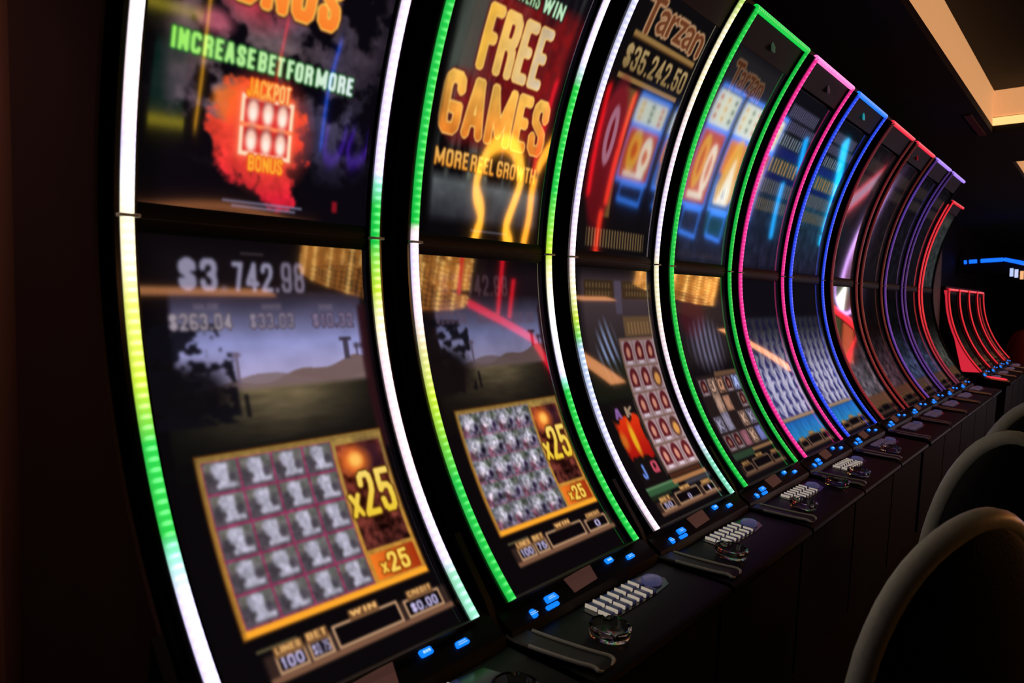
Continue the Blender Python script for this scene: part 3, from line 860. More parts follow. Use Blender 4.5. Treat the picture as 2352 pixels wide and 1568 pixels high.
def paint_m3(res):
    u = Canvas(0.028, 0.905, res, (0.05, 0.042, 0.05))
    n2 = u.noise(12, 20, 41, 3)
    logo(u, .095, .515, .765, .868)
    br = (0.55, 0.42, 0.24)
    u.rect(.09, .525, .733, .752, br)
    u.rect(.09, .525, .728, .735, (0.30, 0.20, 0.10))
    u.text('$35,242.50', .088, .515, .632, .712, u.grad(.63, .71, (0.48, 0.39, 0.24), (0.66, 0.56, 0.38)), .004, (0.10, 0.07, 0.04), .004)
    u.rect(.085, .50, .600, .618, br)
    u.rect(.155, .235, .15, .585, (0.42, 0.31, 0.16), .9, .01)
    u.put(u.ell(.145, .35, .085, .25, .25), u.grad(.1, .6, (0.33, 0.04, 0.07), (0.46, 0.10, 0.14)))
    u.put(np.clip(u.ell(.15, .42, .034, .10, .2) - u.ell(.15, .42, .010, .058, .3), 0, 1), (0.62, 0.40, 0.48))
    u.put(u.box(.10, .50, .045, .11, .004) * np.clip(.4 + np.sin(u.X * 330) * .6, 0, 1), (0.50, 0.40, 0.26))
    u.soften(.002)
    l = Canvas(-0.930, -0.028, res, (0.04, 0.03, 0.04))
    l.put(l.box(.06, .56, -.45, -.05, .06) * .8, l.grad(-.45, -.15, (0.10, 0.09, 0.08), (0.30, 0.24, 0.26)))
    for a, e in ((.093, .285), (.35, .57)):
        l.rect(a, e, -.135, -.07, (0.20, 0.145, 0.10))
        for k, tt in enumerate((-.098, -.126)):
            l.put(l.box(a + .012, e - .012, tt, tt + .018, .003) * np.clip(.5 + np.sin(l.X * 300 + k) * .7, 0, 1), (0.36, 0.28, 0.18))
    l.rect(.295, .34, -.19, -.07, (0.30, 0.27, 0.34), .8, .008)
    l.put(l.box(.335, .55, -.275, -.20, .01), (0.36, 0.27, 0.19))
    l.put(l.box(.35, .53, -.265, -.22, .004) * np.clip(.5 + np.sin(l.X * 260) * .7, 0, 1), (0.48, 0.36, 0.24))
    l.put(l.ell(.20, -.33, .06, .10, .8) * np.clip(.4 + .8 * np.sin(l.X * 160 + l.T * 60), 0, 1), (0.46, 0.52, 0.66))
    l.put(l.box(.05, .30, -.50, -.36, .03) * .7, (0.10, 0.11, 0.07))
    # grid of portraits
    x0, x1, tt, tb = .290, .540, -.286, -.776
    l.rect(x0 - .008, x1 + .004, tb - .006, tt + .008, (0.44, 0.33, 0.28))
    ch = (tt - tb) / 5
    cw = (x1 - x0) / 3
    for j in range(5):
        for i in range(3):
            arch_cell(l, x0 + i * cw + .002, x0 + (i + 1) * cw - .002, tb + j * ch + .003, tb + (j + 1) * ch - .003, .92 + .05 * (4 - j), i == 2 and j % 2 == 1)
    # left reels
    l.rect(.108, .272, -.80, -.50, (0.07, 0.05, 0.05))
    l.text('A', .122, .165, -.562, -.522, (0.52, 0.36, 0.60), .004, (0.25, 0.12, 0.28), .003)
    l.text('K', .195, .245, -.562, -.522, (0.60, 0.50, 0.42), .004, (0.22, 0.16, 0.12), .003)
    rag = l.noise(20, 20, 44, 2) - .5
    wm = np.clip((1 - np.abs(l.X - .185) / .088 + rag * .5) * 6, 0, 1) * np.clip((1 - np.abs(l.T + .635) / .078 + rag * .7) * 6, 0, 1)
    l.put(wm, l.grad(-.71, -.56, (0.62, 0.06, 0.05), (0.86, 0.20, 0.06)))
    l.put(l.ell(.185, -.635, .016, .055, .8), (0.90, 0.66, 0.12))
    l.put(l.ell(.12, -.635, .02, .03, .9) * .8, (0.80, 0.45, 0.12))
    l.text('J', .130, .158, -.775, -.725, (0.40, 0.52, 0.82), .005, (0.16, 0.2, 0.4), .003)
    l.text('Q', .205, .248, -.765, -.722, (0.74, 0.28, 0.36), .004, (0.3, 0.08, 0.12), .003)
    l.rect(.272, .275, -.79, -.50, (0.5, 0.45, 0.4), .7)
    l.rect(.10, .31, -.835, -.805, (0.20, 0.34, 0.22), 1, .006)
    l.rect(.10, .29, -.812, -.804, (0.38, 0.52, 0.36), 1, .003)
    l.rect(.285, .53, -.802, -.784, (0.28, 0.15, 0.10))
    l.rect(.285, .55, -.823, -.805, (0.66, 0.45, 0.28), 1, .003)
    l.rect(.36, .56, -.842, -.825, (0.26, 0.25, 0.29), .9, .01)
    l.rect(.10, .24, -.85, -.835, (0.12, 0.16, 0.10), .9, .01)
    meters(l, -.850, .044, '0', '1', '50', '', .118, .55, .95, 1)
    l.soften(.002)
    return u, l

def paint_m4(res):
    u = Canvas(0.028, 0.895, res, (0.065, 0.06, 0.075))
    n2 = u.noise(9, 14, 51, 3)
    u.put(u.box(.06, .55, .62, .88, .05) * .7, (0.15, 0.14, 0.15))
    logo(u, .11, .43, .74, .84, .72)
    u.put(u.box(.07, .54, .03, .62, .04) * .85, u.grad(.03, .6, (0.15, 0.16, 0.24), (0.12, 0.16, 0.20)) * (0.7 + .6 * n2[..., None]))
    u.put(u.box(.30, .52, .15, .40, .03) * .7, (0.10, 0.30, 0.34))
    u.put(u.box(.33, .48, .32, .37, .01) * np.clip(.4 + np.sin(u.X * 240) * .5, 0, 1), (0.42, 0.45, 0.42))
    u.soften(.003)
    l = Canvas(-0.930, -0.028, res, (0.05, 0.035, 0.045))
    l.put(l.box(.05, .56, -.42, -.12, .05) * .85, l.grad(-.42, -.12, (0.12, 0.095, 0.10), (0.17, 0.14, 0.16)))
    l.put(l.ell(.20, -.20, .12, .10, .5) * .8, (0.27, 0.09, 0.12))
    l.put(l.ell(.30, -.33, .15, .10, .8) * np.clip(.6 + .4 * np.sin(l.X * 130), 0, 1), (0.40, 0.38, 0.48))
    rng = np.random.RandomState(77)
    x0, x1, tt, tb = .105, .525, -.470, -.795
    l.rect(x0 - .01, x1 + .01, tb - .008, tt + .01, (0.13, 0.09, 0.09))
    l.rect(.285, .52, -.472, -.450, (0.42, 0.30, 0.22), .9, .004)
    ch, cw = (tt - tb) / 4, (x1 - x0) / 5
    pal = [(0.52, 0.56, 0.74), (0.56, 0.40, 0.32), (0.48, 0.30, 0.34), (0.46, 0.44, 0.52), (0.58, 0.46, 0.40), (0.36, 0.38, 0.58)]
    for i in range(5):
        for j in range(4):
            l_, r_, b_, t_ = x0 + i * cw + .006, x0 + (i + 1) * cw - .006, tb + j * ch + .006, tb + (j + 1) * ch - .006
            cc = pal[rng.randint(6)]
            k = rng.randint(4)
            if (j == 2 and i in (0, 3)) or (j == 1 and i == 2):
                continue
            m = l.box(l_, r_, b_, t_ + (.012 if k == 2 else 0), .004)
            n3 = l.noise(60, 60, 60 + i * 5 + j, 2)
            l.put(m * .9, np.array(cc) * (.55 + .9 * n3[..., None]))
            if k == 0:
                arch_cell(l, l_, r_, b_, t_, .72)
            elif k == 1:
                l.text('KAQJ'[rng.randint(4)], l_ + .012, r_ - .012, b_ + .010, t_ - .010, tuple(v * 1.3 for v in cc), 0, tuple(v * .4 for v in cc), .005)
            else:
                l.put(l.ell((l_ + r_) / 2, (b_ + t_) / 2, cw * .26, ch * .34, .9) * .7, tuple(min(1, v * 1.35) for v in cc))
    for i in range(1, 5):
        l.rect(x0 + i * cw - .0015, x0 + i * cw + .0015, tb, tt, (0.32, 0.27, 0.26), .8)
    l.rect(.10, .31, -.83, -.80, (0.16, 0.24, 0.17), 1, .006)
    l.rect(.31, .54, -.818, -.802, (0.52, 0.38, 0.26), 1, .003)
    meters(l, -.845, .046, '', '', '', '', .11, .55, .72, 1)
    l.soften(.002)
    return u, l

def paint_wolf(res, tint, blue, seed):
    """lilac title, gold jackpots over teal; below, rows of white animal shapes on navy"""
    u = Canvas(0.028, 0.88, res, (0.05, 0.05, 0.075))
    n2 = u.noise(12, 18, seed, 3)
    u.put(u.box(.05, .55, .03, .62, .05) * .9, u.grad(.03, .62, (0.13, 0.12, 0.20), tint) * (0.6 + .7 * n2[..., None]))
    for (a, e, b, t, cc, fr) in ((.09, .47, .76, .82, (0.36, 0.34, 0.46), 300), (.06, .52, .70, .75, (0.34, 0.32, 0.44), 260), (.10, .42, .63, .685, (0.42, 0.46, 0.50), 190),
                                 (.10, .50, .50, .57, (0.56, 0.44, 0.28), 150), (.08, .52, .40, .47, (0.36, 0.33, 0.34), 230), (.08, .50, .315, .375, (0.38, 0.34, 0.27), 260)):
        u.put(u.box(a, e, b, t, .006) * np.clip(.55 + .9 * np.sin(u.X * fr + .8 * np.sin(u.X * 61)) + .5 * (u.noise(60, 60, 7, 2) - .5), 0.2, 1), cc)
    u.put(u.box(.06, .54, .58, .625, .01) * .8, blue)
    u.put(u.box(.06, .54, .47, .50, .01) * .8, tuple(v * .8 for v in blue))
    u.soften(.003)
    l = Canvas(-0.930, -0.028, res, (0.045, 0.035, 0.06))
    l.put(l.box(.04, .56, -.30, -.04, .03) * .8, (0.055, 0.05, 0.075))
    x0, x1, tt, tb = .075, .545, -.22, -.735
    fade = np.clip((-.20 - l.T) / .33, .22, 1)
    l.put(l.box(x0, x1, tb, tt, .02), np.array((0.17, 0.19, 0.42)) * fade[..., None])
    rows, cols = 8, 5
    ch, cw = (tt - tb) / rows, (x1 - x0) / cols
    wn = l.noise(12, 20, seed + 4, 2) - .5
    wn2 = l.noise(14, 22, seed + 6, 2) - .5
    fx = ((l.X - x0) / cw + .42 * wn + .10 * np.sin(l.T * 97)) % 1.0
    ft = ((l.T - tb) / ch + .45 * wn2) % 1.0
    # pale bodies with a dark wedge at each animal's lower side
    wedge = np.clip((.50 - np.abs(fx - .30 - .20 * ft) / (.30 * (1.05 - ft) + .04) * .5) * 6, 0, 1) * np.clip((.98 - ft) * 8, 0, 1)
    slit = np.clip((.10 - np.abs(fx - .92 + .30 * ft)) * 12, 0, 1) * np.clip((ft - .25) * 6, 0, 1) * .7
    dark = np.maximum(wedge, slit) * l.box(x0, x1, tb, tt, .01)
    lum = .84 + .26 * l.noise(40, 60, seed + 9, 2)
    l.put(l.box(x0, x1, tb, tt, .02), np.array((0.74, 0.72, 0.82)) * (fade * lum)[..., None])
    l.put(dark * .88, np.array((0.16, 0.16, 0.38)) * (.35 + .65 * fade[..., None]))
    l.a = np.where((l.T < -.20)[..., None], blur(l.a, .0035 * res), l.a)
    l.rect(x0, x1, -.752, -.735, (0.62, 0.50, 0.40), 1, .004)
    l.put(l.box(x0, x1, -.852, -.754, .004), l.grad(-.852, -.754, (0.16, 0.52, 0.74), (0.12, 0.36, 0.66)) * (0.85 + .3 * l.noise(30, 20, 5, 2)[..., None]))
    meters(l, -.845, .05, '', '', '', '', .10, .55, .80, 1)
    l.soften(.002)
    return u, l

def paint_dim(res, seed, tint, lo, utop=.88):
    u = Canvas(0.028, utop, res, (0.04, 0.032, 0.045))
    n2 = u.noise(12, 30, seed, 3)
    u.put(u.box(.05, .55, .03, utop - .02, .05) * .9, np.array(tint) * (0.35 + 1.1 * n2[..., None]))
    for (a, e, b, t) in ((.10, .48, .72, .80), (.08, .50, .62, .69)):
        u.put(u.box(a, e, b, t, .01) * np.clip(.4 + .7 * np.sin(u.X * 210 + seed), 0, 1) * .7, np.array((0.34, 0.28, 0.24)))
    u.soften(.004)
    l = Canvas(-0.930, -0.028, res, (0.04, 0.03, 0.042))
    nn = l.noise(10, 34, seed + 3, 3)
    f = np.clip((-.28 - l.T) / .35, .12, 1)[..., None]
    l.put(l.box(.07, .55, -.78, -.10, .03) * .9, np.array(lo) * (0.2 + 1.3 * nn[..., None]) * f)
    l.put(l.box(.08, .55, -.86, -.77, .008), (0.42 * lo[0] + .18, 0.30 * lo[1] + .12, 0.2 * lo[2] + .09))
    meters(l, -.845, .05, '', '', '', '', .10, .55, .48, 1)
    l.soften(.004)
    return u, l

# ------------------------------------------------------------------ shared machine meshes (local to the machine origin)
NS = 60
def arc_pts(s0, s1, off, n=NS):
    return [fp(s0 + (s1 - s0) * i / n, off) for i in range(n + 1)]

def seam_list(s0, s1, n=NS):
    return [s0 + (s1 - s0) * i / n for i in range(n + 1)]

def mesh_cabinet(s_top):
    bm = bmesh.new()
    prof = arc_pts(S_BOT + .01, s_top, .030)
    ty, tz = fp(s_top, .0)
    prof += [(ty + .02, tz + .035), (1.80 - YB, tz + .035), (1.80 - YB, .70), (fp(S_BOT)[0] + .03, .70)]
    prism(bm, prof, -0.047, 0.637)
    return bm_mesh(bm, 'cabinet')

def mesh_base():
    bm = bmesh.new()
    z = lambda r: r + CZ
    prof = [(.84 - YB, z(-.845)), (.86 - YB, 0.12), (.93 - YB, 0.12), (.93 - YB, 0.0), (1.80 - YB, 0), (1.80 - YB, .695), (1.15 - YB, .695)]
    prism(bm, prof, -0.047, 0.650)
    return bm_mesh(bm, 'base')

def mesh_deck():
    bm = bmesh.new()
    z = lambda r: r + CZ
    prof = [(1.14 - YB, z(-.690)), (1.112 - YB, z(-.700)), (1.040 - YB, z(-.750)), (1.034 - YB, z(-.773)), (.82 - YB, z(-.793)), (.806 - YB, z(-.800)), (.803 - YB, z(-.812)),
            (.812 - YB, z(-.828)), (1.0 - YB, z(-.83)), (1.14 - YB, z(-.80))]
    prism(bm, prof, -0.047, 0.650)
    return bm_mesh(bm, 'deck')

def mesh_rail(xa, xb, s_top):
    """glossy bezel between screen and light strip"""
    bm = bmesh.new()
    n = 80
    outer = [fp(s, -.002) for s in seam_list(S_BOT, s_top, n)]
    inner = [fp(s, .034) for s in seam_list(S_BOT, s_top, n)]
    prism(bm, outer + inner[::-1], xa, xb)
    return bm_mesh(bm, 'bezel')

def mesh_header(s0, s_top):
    bm = bmesh.new()
    outer = [fp(s, .004) for s in seam_list(s0, s_top - .002, 10)]
    inner = [fp(s, .034) for s in seam_list(s0, s_top - .002, 10)]
    prism(bm, outer + inner[::-1], .016, .572)
    return bm_mesh(bm, 'header_panel')

def mesh_divider():
    bm = bmesh.new()
    outer = [fp(-.028, .010), fp(-.022, .006), fp(-.004, .004), fp(.006, .004), fp(.022, .007), fp(.028, .011)]
    inner = [fp(-.028, .034), fp(.028, .034)]
    prism(bm, outer + inner[::-1], .016, .572)
    return bm_mesh(bm, 'divider')

def mesh_divider_edge():
    bm = bmesh.new()
    tube(bm, [(.019, *fp(-.003, .0035)), (.30, *fp(-.003, .0035)), (.569, *fp(-.003, .0035))], .0016, 6)
    return bm_mesh(bm, 'divider_trim')

def mesh_clip(cx, sgn):
    bm = bmesh.new()
    y, z = fp(.0005, -.012)
    box(bm, cx - .019, cx + .019, y - .006, y + .012, z - .003, z + .003, .001)
    return bm_mesh(bm, 'clip')

def mesh_lowsill():
    """thin bronze line under the lower screen"""
    bm = bmesh.new()
    y, z = fp(S_BOT + .004, -.004)
    box(bm, -.012, .600, y - .004, y + .01, z - .008, z - .003, .001)
    return bm_mesh(bm, 'sill')

def panel_pt(x, u):
    """point on the sloping button panel, u = 0 top .. 1 bottom"""
    return Vector((x, 1.112 - .072 * u - YB, CZ - .700 - .050 * u))
PN = Vector((0, -.050, .072)).normalized()     # its normal
PD = Vector((0, -.072, -.050)).normalized()    # down the slope

def mesh_button(wd, h, d=.006, taper=0.0, rad=.004):
    """rounded button lying in the panel plane, centred on the origin"""
    bm = bmesh.new()
    pts = []
    for (sx, sy) in ((-1, -1), (1, -1), (1, 1), (-1, 1)):
        hw = wd / 2 * (1 - taper * (1 if sy > 0 else 0))
        for k in range(4):
            a = {(-1, -1): 180, (1, -1): 270, (1, 1): 0, (-1, 1): 90}[(sx, sy)] + k * 30
            pts.append((sx * (hw - rad) + rad * math.cos(math.radians(a)), sy * (h / 2 - rad) + rad * math.sin(math.radians(a))))
    def P(x, y, zz):
        return Vector((x, 0, 0)) - PD * y + PN * zz
    lo = [bm.verts.new(P(x, y, 0)) for x, y in pts]
    mi = [bm.verts.new(P(x, y, d * .7)) for x, y in pts]
    hi = [bm.verts.new(P(x * .9, y * .86, d)) for x, y in pts]
    n = len(pts)
    for A, B in ((lo, mi), (mi, hi)):
        for i in range(n):
            bm.faces.new((A[i], A[(i + 1) % n], B[(i + 1) % n], B[i]))
    bm.faces.new(hi)
    bm.faces.new(lo[::-1])
    return bm_mesh(bm, 'button')

def mesh_legend(kind):
    """pale printed marks on a lit button"""
    bm = bmesh.new()
    def P(x, y, zz=.0068):
        return Vector((x, 0, 0)) - PD * y + PN * zz
    def quad(x0, x1, y0, y1):
        bm.faces.new([bm.verts.new(P(x0, y0)), bm.verts.new(P(x1, y0)), bm.verts.new(P(x1, y1)), bm.verts.new(P(x0, y1))])
    if kind == 'word':
        for k in range(3):
            quad(-.010 + k * .0072, -.0045 + k * .0072, -.003, .003)
    else:
        quad(-.013, .010, .0016, .0030)
        quad(-.015, .013, -.0030, -.0016)
    return bm_mesh(bm, 'legend', False)

def mesh_plate():
    bm = bmesh.new()
    a, b, c, d = panel_pt(.226, .36), panel_pt(.354, .30), panel_pt(.338, .80), panel_pt(.225, .86)
    lo = [bm.verts.new(p) for p in (a, b, c, d)]
    hi = [bm.verts.new(p + PN * .003) for p in (a, b, c, d)]
    for i in range(4):
        bm.faces.new((lo[i], lo[(i + 1) % 4], hi[(i + 1) % 4], hi[i]))
    bm.faces.new(hi)
    bm.faces.new(lo[::-1])
    return bm_mesh(bm, 'plate', False)

def deck_z(y):
    return CZ - .772 - (1.045 - y) * .0939

def mesh_key():
    bm = bmesh.new()
    box(bm, -.0135, .0135, -.017, .017, 0, .009, .0025)
    return bm_mesh(bm, 'key')
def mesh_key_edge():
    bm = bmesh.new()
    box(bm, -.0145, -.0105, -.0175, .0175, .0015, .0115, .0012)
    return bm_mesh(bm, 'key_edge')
def mesh_spin():
    bm = bmesh.new()
    lathe(bm, [(.028, 0), (.028, .008), (.024, .0125), (.012, .0145), (.002, .015)], 32)
    me = bm_mesh(bm, 'spin')
    for v in me.vertices:
        v.co.x *= 1.22
    return me

def mesh_keytray():
    bm = bmesh.new()
    pts = [(.205, 1.022), (.455, 1.022), (.545, 1.012), (.56, .965), (.53, .937), (.44, .930), (.21, .933), (.195, .945)]
    lo = [bm.verts.new((x, y - YB, deck_z(y) + .0003)) for x, y in pts]
    hi = [bm.verts.new((x + (.36 - x) * .02, y - YB, deck_z(y) + .0022)) for x, y in pts]
    n = len(pts)
    for i in range(n):
        bm.faces.new((lo[i], lo[(i + 1) % n], hi[(i + 1) % n], hi[i]))
    bm.faces.new(hi)
    bm.faces.new(lo[::-1])
    return bm_mesh(bm, 'key_tray', False)

# side wing and armrest between neighbours
ARM = [(-.012, 1.100, -.722), (-.022, 1.055, -.756), (-.022, 1.00, -.763), (-.006, .93, -.772), (.010, .875, -.779), (.020, .845, -.782), (.020, .832, -.785), (.012, .822, -.788)]
def arm_pt(u):
    i = min(int(u), len(ARM) - 2)
    f = u - i
    a, b = np.array(ARM[i]), np.array(ARM[i + 1])
    p = a + (b - a) * f
    return p
AW = .033
def mesh_arm():
    bm = bmesh.new()
    path = spline(ARM, 5)
    rings = []
    for i, p in enumerate(path):
        x, y, z = p
        k = i / (len(path) - 1)
        wd = AW * (1.0 if k < .86 else max(.35, math.sqrt(max(0, 1 - ((k - .86) / .16) ** 2))))
        yb = y - YB
        zb = min(z - .006, -.772 - (1.045 - y) * .0939 + .0008)
        rings.append([bm.verts.new((x - wd, yb, zb + CZ)), bm.verts.new((x - wd, yb, z - .004 + CZ)), bm.verts.new((x - wd + .004, yb, z + CZ)),
                      bm.verts.new((x + wd - .004, yb, z + CZ)), bm.verts.new((x + wd, yb, z - .004 + CZ)), bm.verts.new((x + wd, yb, zb + CZ))])
    for A, B in zip(rings[:-1], rings[1:]):
        for k in range(6):
            bm.faces.new((A[k], A[(k + 1) % 6], B[(k + 1) % 6], B[k]))
    bm.faces.new(rings[0])
    bm.faces.new(rings[-1][::-1])
    return bm_mesh(bm, 'armrest')
def mesh_armtrim(side):
    bm = bmesh.new()
    path = spline(ARM, 5)
    pts = []
    n = len(path)
    for i, p in enumerate(path):
        if i < (8 if side > 0 else 11):
            continue
        k = i / (n - 1)
        wd = AW * (1.0 if k < .86 else max(.35, math.sqrt(max(0, 1 - ((k - .86) / .16) ** 2))))
        pts.append((p[0] + side * wd, p[1] - YB, p[2] + .0005 + CZ))
    tube(bm, pts, [.0046] * (len(pts) - 4) + [.0044, .004, .003, .002], 8)
    return bm_mesh(bm, 'trim')
def mesh_wing():
    bm = bmesh.new()
    z = lambda r: r + CZ
    prof = [(1.20 - YB, z(-.55)), (1.165 - YB, z(-.60)), (1.10 - YB, z(-.690)), (1.085 - YB, z(-.722)), (1.05 - YB, z(-.760)), (1.05 - YB, z(-.80)), (1.16 - YB, z(-.80)), (1.22 - YB, z(-.66))]
    prism(bm, prof, -.0685, -.0485)
    return bm_mesh(bm, 'side_wing')

# LED light strips: colour control points along the arc, small bright diodes every 19.5 mm
def strip_mesh(cx, s0, s1, stops, gain, dots=1.0, hw=.0125, core=0.30):
    n = int((s1 - s0) / .0026)
    seg = 8
    ss = np.linspace(s0, s1, n)
    S = np.array([a for a, _ in stops])
    K = np.array([srgb(k) for _, k in stops])
    order = np.argsort(S)
    S, K = S[order], K[order]
    col = np.stack([np.interp(ss, S, K[:, i]) for i in range(3)], 1) * gain
    co = np.empty((n, seg + 1, 3))
    rg = np.ones((n, seg + 1, 4))
    ph = np.abs(((ss / .0195) % 1) - .5) / .5
    dot = np.clip((ph - .45) / .4, 0, 1)
    for k in range(seg + 1):
        a = math.pi * k / seg
        wv = math.sin(a)
        offs = -.003 - .011 * wv
        for j, s in enumerate(ss):
            y, z = fp(s, offs)
            co[j, k] = (cx - hw * math.cos(a), y, z)
        f = (.62 + .38 * wv)
        d = dot * max(0, wv) ** 3 * dots
        white = col.max(1)[:, None]
        rg[:, k, :3] = col * f * (1 - .25 * dots) + d[:, None] * (col * .55 + white * core)
    idx = np.arange(n * (seg + 1)).reshape(n, seg + 1)
    q = np.stack([idx[:-1, :-1], idx[:-1, 1:], idx[1:, 1:], idx[1:, :-1]], -1).reshape(-1, 4)
    me = bpy.data.meshes.new('led_strip')
    me.from_pydata(co.reshape(-1, 3).tolist(), [], q.tolist() + [list(idx[0]), list(idx[-1][::-1])])
    at = me.attributes.new('glow', 'FLOAT_COLOR', 'POINT')
    at.data.foreach_set('color', rg.reshape(-1).astype(np.float32))
    smooth(me)
    me.materials.append(STRIP)
    return me

def bar_mesh(x0, x1, s, stops, gain, core=.4, th=.012):
    """LED bar running across the machine at arc position s"""
    n = int((x1 - x0) / .004)
    seg = 8
    xs_ = np.linspace(x0, x1, n)
    S = np.array([a for a, _ in stops])
    K = np.array([srgb(k) for _, k in stops])
    col = np.stack([np.interp(xs_, S, K[:, i]) for i in range(3)], 1) * gain
    y0, z0 = fp(s, 0)
    co = np.empty((n, seg, 3))
    rg = np.ones((n, seg, 4))
    ph = np.abs(((xs_ / .0195) % 1) - .5) / .5
    dot = np.clip((ph - .45) / .4, 0, 1)
    for k in range(seg):
        a = 2 * math.pi * k / seg
        co[:, k, 0] = xs_
        co[:, k, 1] = y0 + th * math.cos(a)
        co[:, k, 2] = z0 + th * math.sin(a)
        rg[:, k, :3] = col * .8 + (dot * max(0, -math.cos(a + .4)) ** 2)[:, None] * (col.max(1)[:, None] * core)
    idx = np.arange(n * seg).reshape(n, seg)
    q = []
    for k in range(seg):
        k2 = (k + 1) % seg
        q.append(np.stack([idx[:-1, k], idx[:-1, k2], idx[1:, k2], idx[1:, k]], -1))
    q = np.concatenate(q)
    me = bpy.data.meshes.new('led_bar')
    me.from_pydata(co.reshape(-1, 3).tolist(), [], q.tolist() + [list(idx[0]), list(idx[-1][::-1])])
    at = me.attributes.new('glow', 'FLOAT_COLOR', 'POINT')
    at.data.foreach_set('color', rg.reshape(-1).astype(np.float32))
    smooth(me)
    me.materials.append(STRIP)
    return me

SH = {}
def shared(key, fn, *a):
    k = (key,) + a
    if k not in SH:
        SH[k] = fn(*a)
    return SH[k]

XR = 0.588     # right strip centre
BUTTONS = [(.437, .46, .034, .016, 0, 'word'), (.531, .66, .040, .014, .12, 'bars'), (.137, .68, .050, .018, .10, 'bars'), (.122, .90, .050, .011, 0, None), (.049, .84, .018, .022, .2, 'bars')]

def machine(x, label, screens, left, right, top, s_top=S_TOP, header=.895, keys='lit', gains=(1, 1), mark=None,
            dots=1.0, extras=True, spin=True, side=False):
    root = empty('slot_machine', (x, YB, 0), label, 'slot machine', 'curved slot machines in the row')
    link('cabinet', shared('cab', mesh_cabinet, s_top), BLACK_SATIN, root)
    link('base', shared('base', mesh_base), BLACK_SATIN, root)
    if side:
        bm = bmesh.new()
        rows = [(-.40, 0.0), (-.40, .66)] + arc_pts(B, S_TOP, .006, 40)
        vs = [[bm.verts.new((xx, yy, zz)) for xx in (-.0545, -.0475) for yy in (y_, .40)] for y_, zz in rows]
        for a_, b_ in zip(vs[:-1], vs[1:]):
            for p_, q_ in ((0, 1), (1, 3), (3, 2), (2, 0)):
                bm.faces.new((a_[p_], a_[q_], b_[q_], b_[p_]))
        for e_ in (vs[0], vs[-1]):
            bm.faces.new((e_[0], e_[1], e_[3], e_[2]))
        link('side_panel', bm_mesh(bm, 'side', False), SIDE_BROWN, root)
    dk = link('button_deck', shared('deck', mesh_deck), BLACK_DECK, root)
    link('bezel', shared('rail', mesh_rail, -.022, .0185, s_top), BLACK_GLOSS, root)
    link('bezel', shared('rail', mesh_rail, .5715, .610, s_top), BLACK_GLOSS, root)
    if header:
        link('header_panel', shared('hdr', mesh_header, header, s_top), BLACK_SATIN, root)
    dv = link('screen_divider', shared('div', mesh_divider), BLACK_SATIN, root)
    link('trim', shared('dedge', mesh_divider_edge), DARK_RAIL, dv)
    link('sill', shared('sill', mesh_lowsill), DARK_RAIL, root)
    u, l = screens
    if u is not None:
        screen_obj('upper_screen', u, root, gains[0])
    screen_obj('lower_screen', l, root, gains[1])
    if left:
        a, b, st, g = left
        o = link('light_strip', strip_mesh(0.0, a, b, st, g, dots), None, root)
        o['label'] = 'left edge light strip'
        if a < 0 < b:
            link('clip', shared('clip', mesh_clip, 0.0, -1), CHROME, o)
    if right:
        a, b, st, g = right
        o = link('light_strip', strip_mesh(XR, a, b, st, g, dots), None, root)
        o['label'] = 'right edge light strip'
        if a < 0 < b:
            link('clip', shared('clip', mesh_clip, XR, 1), CHROME, o)
    if top:
        st, g, sp = top
        o = link('top_light', bar_mesh(-.012, XR + .012, sp, st, g), None, root)
    if mark:
        cc, g, sx = mark
        bm = bmesh.new()
        for k in range(3):
            y, z = fp(.955 - .004 * k, -.001)
            box(bm, sx + k * .017, sx + .011 + k * .017, y - .002, y + .004, z - .022 + k * .004, z + .02)
        m = bpy.data.materials.get('emblem_%d%d%d' % tuple(int(v * 9) for v in cc)) or mat('emblem_%d%d%d' % tuple(int(v * 9) for v in cc), cc, .4, emit=cc, strength=g)
        link('emblem', bm_mesh(bm, 'emblem', False), m, root)
    # wing, armrest
    link('side_wing', shared('wing', mesh_wing), BLACK_SATIN, root)
    ar = link('armrest', shared('arm', mesh_arm), DARK_RAIL, root)
    ar['label'] = 'dark armrest with two chrome edges'
    if extras:
        link('chrome_trim', shared('armt', mesh_armtrim, 1), CHROME, ar)
        link('chrome_trim', shared('armt', mesh_armtrim, -1), CHROME, ar)
    for bx, bu, wd, h, tp, lg in BUTTONS:
        p = panel_pt(bx, bu)
        b = link('lit_button', shared('btn', mesh_button, wd, h, .006, tp), BLUE_LIT, root)
        b.location = p
        if lg and extras:
            link('legend', shared('lg', mesh_legend, lg), WHITE_LIT, b)
    link('reader_plate', shared('plate', mesh_plate), PLATE, root)
    if keys:
        kt = link('key_tray', shared('ktray', mesh_keytray), BLACK_GLOSS, root)
        for row, (xa, ya, xb, yb) in enumerate(((.236, 1.000, .445, .997), (.232, .959, .440, .953))):
            for k in range(7):
                f = k / 6
                px, py = xa + (xb - xa) * f, ya + (yb - ya) * f
                ko = link('key', shared('key', mesh_key), KEY_TOP, root)
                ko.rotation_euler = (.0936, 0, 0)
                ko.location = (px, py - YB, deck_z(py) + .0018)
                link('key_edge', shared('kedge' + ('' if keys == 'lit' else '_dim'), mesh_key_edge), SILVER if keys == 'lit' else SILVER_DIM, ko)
        if not spin:
            return root
        so = link('spin_button', shared('spin', mesh_spin), SPIN_TOP, root)
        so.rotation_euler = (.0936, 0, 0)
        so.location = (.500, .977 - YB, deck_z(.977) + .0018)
    return root

